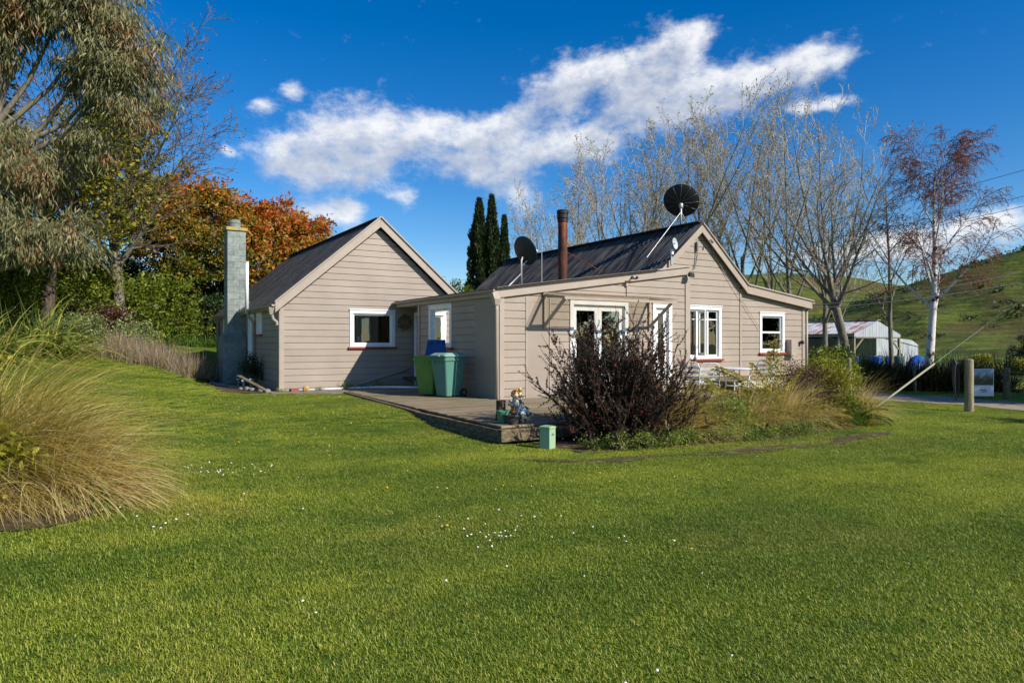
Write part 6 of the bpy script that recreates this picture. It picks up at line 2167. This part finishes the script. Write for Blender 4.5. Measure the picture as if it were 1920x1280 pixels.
def fern(seed, x, y, n, L, elev, label, mat='fern', z=None, group='ferns in the front bed'):
    rs = np.random.default_rng(seed)
    z0 = H(x, y) if z is None else z
    e = empty('fern', (x, y, z0), 0, label, 'fern', group)
    polys, parts = [], []
    for k in range(n):
        a = k * 2.4 + rs.uniform(-0.3, 0.3); el = rs.normal(elev, 0.22)
        d = np.array((math.cos(a) * math.cos(el), math.sin(a) * math.cos(el), math.sin(el)))
        p = np.array((x + rs.normal(0, 0.07), y + rs.normal(0, 0.07), z0))
        LL = L * rs.uniform(0.75, 1.15)
        sg_ = 16
        pts, ds = [p], []
        for s in range(sg_):
            d = unit(d + np.array((0, 0, -0.095)) + rs.normal(0, 0.02, 3))
            p = p + d * LL / sg_
            pts.append(p); ds.append(d)
        polys.append((pts, np.linspace(0.006, 0.0015, sg_ + 1), 3))
        side = unit(np.cross(ds[0], (0, 0, 1.0)))
        base_t = rs.random() * 0.6
        for s in range(3, sg_):
            w = 0.30 * LL * math.sin(math.pi * (s / sg_) ** 0.8) ** 0.9 * 0.8 + 0.02
            for sg in (-1, 1):
                m = 9
                ff = (np.arange(m) + 0.5) / m
                pd = unit(side * sg + ds[s] * 0.45 + np.array((0, 0, -0.18)))
                Cp = pts[s] + pd * (w * ff)[:, None]
                for s2 in (-1, 1):
                    Dp = np.tile(ds[s] * s2 * 0.9 + pd * 0.5, (m, 1)) + rs.normal(0, 0.1, (m, 3))
                    parts.append((Cp, Dp, (0.065 * (1 - ff * 0.75)) + 0.012, np.clip(base_t + rs.random(m) * 0.45, 0, 1)))
    V_, F_ = tubes(polys)
    link('stems', np_mesh('stems', V_, F_, M['bark']), e)
    C = np.concatenate([p[0] for p in parts]); D = np.concatenate([p[1] for p in parts])
    Ls = np.concatenate([p[2] for p in parts]); tn = np.concatenate([p[3] for p in parts])
    leaf_obj('fronds', [leaves(C, D, Ls, Ls * 0.42, rs, tn)], M[mat], e)


fern(401, 10.05, 8.4, 18, 1.02, 1.0, 'tall fern in the bed before the white table')
fern(402, 10.9, 8.5, 20, 1.50, 1.15, 'tallest golden tipped fern rising beside the landing')
fern(403, 11.75, 7.95, 12, 0.75, 0.8, 'low fern spreading at the lawn edge of the bed')
fern(404, 12.55, 8.0, 12, 0.8, 0.85, 'low fern below the yellow shrub in the bed')
fern(405, 9.35, 8.35, 15, 0.72, 0.9, 'mid height fern between tussocks in the bed')
shrub(410, 12.75, 8.55, 0.62, 0.75, 'leaf_yellow', 'golden yellow shrub at the end of the front bed', (0.05, 0.028), 5200, sub=60)
shrub(411, 12.0, 8.45, 0.58, 0.66, 'purple_shrub', 'purple brown shrub between the ferns in the bed', (0.04, 0.022), 6500, sub=60)
shrub(412, 9.15, 7.85, 0.5, 0.34, 'weed', 'soft green leafy plant in the front bed', (0.06, 0.02), 5000, sub=60)
shrub(413, 12.85, 7.95, 0.35, 0.35, 'leaf_fresh', 'small green shrub at the lawn end of the bed', (0.04, 0.025), 6000, sub=60)
for k, (x, y, s) in enumerate(((6.55, 7.62, 0.20), (6.95, 7.50, 0.22), (7.35, 7.50, 0.24), (7.75, 7.48, 0.22), (8.2, 7.45, 0.20), (8.65, 7.5, 0.22), (9.5, 7.5, 0.2), (10.1, 7.5, 0.18), (10.6, 7.55, 0.18), (6.2, 7.9, 0.16), (11.2, 7.6, 0.16))):
    shrub(420 + k, x, y, s * 1.05, s * 0.62, 'weed', 'low green weed clump along the front bed edge', (0.034, 0.016), 9500, group='weed clumps along the front bed', nm='weed', sub=70)
for k, (x, y) in enumerate(((9.0, 7.35), (10.3, 7.42), (9.9, 7.55), (12.4, 7.65))):
    strap_plant('grass_tuft', 440 + k, (x, y), [dict(n=160, spread=0.10, length=0.42, width=0.008, elev=(1.1, 0.3), curl=1.0, segs=4)], 'strap_green', 'long green grass tuft at the front bed edge', 'grass tuft', 'long grass tufts at the front bed edge')

# ------------------------------------------------------------------ planting beside the drive
shrub(501, 21.1, 14.2, 1.15, 0.95, 'leaf_fresh', 'bright green leafy bush at the house corner by the drive', (0.10, 0.06), 2200)
for k in range(16):
    f = k / 15
    x, y = 25.6 + 4.6 * f + 0.35 * math.sin(k * 1.9), 17.2 - 4.0 * f + 0.4 * math.cos(k * 2.3)
    strap_plant('flax_hedge_plant', 510 + k, (x, y), [dict(n=230, spread=0.26, length=1.45 + 0.2 * math.sin(k * 2.6), width=0.045, elev=(1.15, 0.24), curl=0.7, segs=5)], 'strap_dark', 'olive strap leaved plant in the hedge across the drive', 'plant', 'strap leaved hedge across the drive')
for k, (x, y, rx, rz, mt, lb) in enumerate(((27.3, 15.9, 0.9, 0.6, 'leaf_dark', 'dark low shrub inside the strap leaved hedge'), (29.8, 13.9, 0.8, 0.55, 'leaf_dark', 'dark low shrub at the sign end of the hedge'),
                                          (55.0, 24.5, 1.2, 0.9, 'leaf_yellow', 'yellow flowering bush beyond the dirt yard'), (60.0, 24.0, 1.0, 0.8, 'leaf_yellow', 'yellow bush beside the small dark pine'),
                                          (57.0, 26.0, 1.3, 0.7, 'purple_shrub', 'brown scrubby bush in the paddock'))):
    shrub(540 + k, x, y, rx, rz, mt, lb, (0.14, 0.08), 1500)
clump_tree('pine_tree', 551, (61.5, 24.5, H(61.5, 24.5)), (61.5, 24.5, 2.2), 0.1, [(61.5, 24.5, 0.0 + 0.62 * k, 1.5 - 0.33 * k, 1.5 - 0.33 * k, 0.5) for k in range(-1, 4)], 'small dark conical pine in the paddock', 'leaf_dark', (0.3, 0.05), 1400, 30, 0.15)
shrub(560, 17.2, 26.5, 1.3, 1.9, 'leaf_yellow', 'yellow green bush behind the porch roof valley', (0.12, 0.06), 1500, z0=1.6 if False else None)
clump_tree('garden_tree', 561, (16.6, 33.5, H(16.6, 33.5)), (16.6, 33.5, 4.2), 0.12, [(16.2, 33.5, 4.0, 1.2, 1.2, 0.9), (17.2, 33.7, 4.2, 1.0, 1.0, 0.7), (16.6, 33.2, 3.4, 1.3, 1.2, 0.8)], 'small leafy tree showing behind the porch roof valley', 'leaf_fresh', (0.16, 0.07), 1500)

# trees standing off beyond the drive, towards the sun; their shade reaches the drive and lawn
for k, (x, y, top, r_) in enumerate(((22.4, -2.6, 7.0, 1.6), (29.8, 3.0, 8.6, 2.0), (33.4, 3.8, 10.8, 2.4))):
    cl = []
    rsx = np.random.default_rng(600 + k)
    for q in range(8):
        a = q * 2.4
        cl.append((x + 0.75 * r_ * math.cos(a), y + 0.75 * r_ * math.sin(a), 2.2 + (top - 3.2) * (q / 7), r_ * rsx.uniform(0.55, 0.8), r_ * rsx.uniform(0.55, 0.8), r_ * 0.55))
    clump_tree('shelter_tree', 600 + k, (x, y, H(x, y)), (x, y, top - 0.6), 0.2, cl, ('evergreen shelter tree by the lawn near the drive', 'evergreen shelter tree by the dirt yard, shorter of two', 'evergreen shelter tree by the dirt yard, taller of two')[k], 'leaf_dark', (0.26, 0.13), 900, 24, 0.25)

# scrub dotted over the steep hill
rs = np.random.default_rng(77)
parts = []
n_b = 2000
bx = rs.uniform(230, 520, n_b); by = rs.uniform(-120, 260, n_b)
bz = near_hill(bx, by)
ok = (bz > 2) & (wob(bx, by, 0.05, 1.0) > -0.25)
for x, y, z in zip(bx[ok], by[ok], bz[ok]):
    s = rs.uniform(0.6, 1.9)
    m = 46
    C = np.array((x, y, z + s * 0.3)) + rs.normal(0, 1, (m, 3)) * np.array((s, s, s * 0.4))
    parts.append(leaves(C, rs.normal(size=(m, 3)), s * 0.6, s * 0.45, rs, rs.random(m)))
tag(leaf_obj('scrub', parts, M['leaf_dark']), 'dark scrub dotted over the steep pasture hill', 'scrub', kind='stuff')

# ------------------------------------------------------------------ lawn grass (uncountable) and lawn flowers
t = NT('grass_blade')
a_ = t.new('Attribute', attribute_name='tint').outputs['Fac']
big = t.noise(0.22, 4, 0.6); mid = t.noise(1.3, 4, 0.6); band = t.noise(0.7, 3, 0.5, t.scaled(t.pos(), (0.25, 1.0, 1.0)))
c = t.ramp(a_, [(0.0, lin(84, 108, 26)), (0.45, lin(122, 142, 38)), (0.8, lin(152, 164, 54)), (0.92, lin(176, 172, 80)), (1.0, lin(202, 184, 116))])
c = t.mix(t.math('MULTIPLY', t.rng(band, 0.46, 0.62), 0.6), c, lin(168, 172, 64))
c = t.mix(t.math('MULTIPLY', t.rng(big, 0.50, 0.64), 0.5), c, lin(172, 160, 78))
c = t.mix(t.math('MULTIPLY', t.rng(mid, 0.52, 0.70), 0.42), c, lin(72, 108, 30))
lush = t.noise(0.42, 5, 0.62, t.scaled(t.pos(), (0.55, 1.0, 1.0)))
c = t.mix(1.0, c, t.mix(t.rng(lush, 0.36, 0.62), (0.62, 0.72, 0.66, 1), (1.10, 1.06, 1.0, 1)), 'MULTIPLY')
b_ = t.bsdf(c, 0.55, 0, None, 0.3)
tr = t.new('BsdfTranslucent'); t.L.new(t.mix(1.0, c, (1.2, 1.3, 0.6, 1), 'MULTIPLY'), tr.inputs['Color'])
ms = t.new('MixShader'); ms.inputs[0].default_value = 0.3
t.L.new(b_, ms.inputs[1]); t.L.new(tr.outputs[0], ms.inputs[2])
M['blade'] = t.end(ms.outputs[0])


def tile_mesh(seed, n, size, length, width):
    rs = np.random.default_rng(seed)
    P = np.stack([rs.uniform(-size, size, n), rs.uniform(-size, size, n), np.full(n, -0.004)], -1)
    a = rs.uniform(0, 6.283, n); el = rs.uniform(0.35, 1.4, n)
    L = length * rs.uniform(0.5, 1.3, n)
    d = np.stack([np.cos(a) * np.cos(el), np.sin(a) * np.cos(el), np.sin(el)], -1)
    sd = np.stack([-np.sin(a), np.cos(a), 0 * a], -1) * width * rs.uniform(0.7, 1.3, n)[:, None] * 0.5
    m = P + d * (L * 0.55)[:, None]
    d2 = unit(d + np.stack([np.cos(a) * 0.5, np.sin(a) * 0.5, -0.35 + 0 * a], -1))
    tip = m + d2 * (L * 0.45)[:, None]
    V = np.stack([P - sd, P + sd, m + sd * 0.8, m - sd * 0.8, tip - sd * 0.1, tip + sd * 0.1], 1).reshape(-1, 3)
    k = np.arange(n)[:, None] * 6
    F = np.concatenate([k + np.array([[0, 1, 2, 3]]), k + np.array([[3, 2, 5, 4]])])
    return np_mesh('grass_tile', V, F, M['blade'], {'tint': np.repeat(rs.random(n), 6)})


def lawn_ok(x, y):
    ok = np.ones(len(x), bool)
    ok &= ~((x > 5.34 + 0.55 * np.clip((y - 9) / 9, 0, 1) ** 1.3) & (x < 14.2) & (y > 8.9) & (y < 18.1))
    ok &= ~((x > 5.95) & (x < 19.8) & (y > 13.4) & (y < 30))
    ok &= ~((x > 4.1) & (x < 8) & (y > 19.2) & (y < 30))
    ok &= ~((x > 4.15) & (x < 6) & (y > 18.75 - (x - 4.2) * 0.48))
    ok &= ~((x > 14) & (x < 17.5) & (y > 11.8))
    u = (x - 5.9) / 8.0
    y0 = 7.55 - 0.25 * np.sin(u * 3.1) + 0.05 * np.sin(u * 23) + 0.55 * np.clip(u, 0, 1) ** 6
    ok &= ~((u > 0) & (u < 1) & (y > y0 + 0.06) & (y < 9.4))
    ok &= ~(np.abs(x - DRIVE(y)) < 1.55)
    ok &= ~((x > 28) & (x < 40) & (y < 11.5))
    r = np.hypot((x + 0.45) / 0.95, y - 6.85)
    ok &= r > 0.80
    f = np.clip(((x - 4.0) * -3.6 + (y - 24.2) * 6.6) / (3.6 ** 2 + 6.6 ** 2), 0, 1)
    lx, ly = 4.0 - 3.6 * f, 24.2 + 6.6 * f
    ok &= np.hypot(x - lx, y - ly) > (0.8 + 0.5 * np.sin(np.pi * f)) * (1 - 0.35 * f)
    ok &= ~((x > 3.1) & (x < 4.7) & (y > 19.1) & (y < 29.8))
    ut = (x - 4.6) / 7.6
    yt = 7.55 - 1.05 * np.sin(np.clip(ut, 0, 1) * 2.6) ** 0.8 + 0.10 * np.sin(x * 3.1)
    wt = (0.05 + 0.17 * np.abs(np.sin(ut * 9.0 + 0.4)))
    ok &= ~((ut > 0) & (ut < 1) & (np.abs(y - yt) < wt * 0.75) & (np.random.default_rng(1).random(len(x)) < 0.75))
    return ok


def lawn_points(rs, d0, d1, step):
    lim = d1 * 1.15
    g = np.arange(-lim, lim, step)
    X, Y = np.meshgrid(g, g)
    X = X.ravel() + rs.uniform(-step * 0.5, step * 0.5, X.size); Y = Y.ravel() + rs.uniform(-step * 0.5, step * 0.5, Y.size)
    u, d = ud(X, Y)
    k = (d > d0) & (d < d1) & (np.abs(u) < d * 0.86 + 1.2)
    X, Y = X[k], Y[k]
    k = lawn_ok(X, Y)
    return X[k], Y[k]


rs = np.random.default_rng(5)
xs, ys, sc_, vr = [], [], [], []
for (d0, d1, st, sc0) in ((1.2, 9.5, 0.155, 1.0), (9.5, 20, 0.24, 1.15), (20, 38, 0.34, 1.5)):
    x, y = lawn_points(rs, d0, d1, st)
    xs.append(x); ys.append(y); sc_.append(np.full(len(x), sc0) * rs.uniform(0.85, 1.2, len(x)))
X = np.concatenate(xs); Y = np.concatenate(ys); S = np.concatenate(sc_)
pm = bpy.data.meshes.new('grass')
pm.vertices.add(len(X)); pm.vertices.foreach_set('co', np.stack([X, Y, hgt(X, Y)], -1).astype(np.float32).ravel())
for nm, vals in (('sc', S), ('rz', rs.uniform(0, 6.283, len(X)))):
    at = pm.attributes.new(nm, 'FLOAT', 'POINT'); at.data.foreach_set('value', vals.astype(np.float32))
pm.materials.append(M['blade'])
grass = link('grass', pm)
tag(grass, 'short mown grass of the lawn', 'grass', kind='stuff')
tiles = bpy.data.collections.new('grass_tiles')
for k in range(4):
    o = bpy.data.objects.new('grass_tile', tile_mesh(900 + k, 600, 0.15, 0.026, 0.0040))
    tiles.objects.link(o)
ng = bpy.data.node_groups.new('grass_spread', 'GeometryNodeTree')
ng.interface.new_socket('Geometry', in_out='INPUT', socket_type='NodeSocketGeometry')
ng.interface.new_socket('Geometry', in_out='OUTPUT', socket_type='NodeSocketGeometry')
n_in, n_out = ng.nodes.new('NodeGroupInput'), ng.nodes.new('NodeGroupOutput')
mp = ng.nodes.new('GeometryNodeMeshToPoints')
iop = ng.nodes.new('GeometryNodeInstanceOnPoints')
ci = ng.nodes.new('GeometryNodeCollectionInfo')
ci.inputs['Collection'].default_value = tiles
ci.inputs['Separate Children'].default_value = True
a1 = ng.nodes.new('GeometryNodeInputNamedAttribute'); a1.data_type = 'FLOAT'; a1.inputs['Name'].default_value = 'sc'
a2 = ng.nodes.new('GeometryNodeInputNamedAttribute'); a2.data_type = 'FLOAT'; a2.inputs['Name'].default_value = 'rz'
cx = ng.nodes.new('ShaderNodeCombineXYZ')
ng.links.new(n_in.outputs[0], mp.inputs['Mesh'])
ng.links.new(mp.outputs[0], iop.inputs['Points'])
ng.links.new(ci.outputs[0], iop.inputs['Instance'])
iop.inputs['Pick Instance'].default_value = True
ng.links.new(a2.outputs[0], cx.inputs['Z'])
ng.links.new(cx.outputs[0], iop.inputs['Rotation'])
ng.links.new(a1.outputs[0], iop.inputs['Scale'])
ng.links.new(iop.outputs[0], n_out.inputs[0])
md = grass.modifiers.new('spread', 'NODES'); md.node_group = ng

# daisies and dandelions
def lawn_flowers(name, seed, centres, n, r, mat, label):
    rs = np.random.default_rng(seed)
    mb = MB()
    for k in range(n):
        c = centres[rs.integers(0, len(centres))]
        x, y = c[0] + rs.normal(0, c[2]), c[1] + rs.normal(0, c[2])
        if not lawn_ok(np.array([x]), np.array([y]))[0]:
            continue
        z = H(x, y) + 0.042
        rr = r * rs.uniform(0.7, 1.2)
        tl = rs.normal(0, 0.3, 2)
        o = len(mb.v)
        mb.lathe((x, y, z), [(rr, 0.0), (rr * 0.9, 0.003), (rr * 0.3, 0.006)], 8, (tl[0], tl[1], 1))
    return tag(mb.build(name, mat), label, 'flowers', kind='stuff')


lawn_flowers('daisies', 1, [(1.2, 8.0, 0.35), (1.6, 8.4, 0.3), (2.6, 4.6, 0.3), (3.4, 4.4, 0.3), (2.2, 6.4, 1.5), (5, 5, 3), (3.5, 14, 1.5), (0.5, 6.2, 0.3), (4.8, 17.0, 0.8), (2, 3.2, 0.8), (1.2, 8.0, 0.1), (2.6, 4.6, 0.1)], 120, 0.009, plain('daisy_petal', lin(226, 222, 214), 0.7, 0, 0.05, 40), 'scattered white daisies in the lawn')
lawn_flowers('dandelions', 2, [(3.0, 12.5, 1.2), (4.5, 5.5, 2.5), (9, 4.5, 3), (3.4, 9.5, 1.0)], 34, 0.014, plain('dandelion_petal', lin(222, 170, 20), 0.7, 0, 0.05, 40), 'scattered yellow dandelions in the lawn')
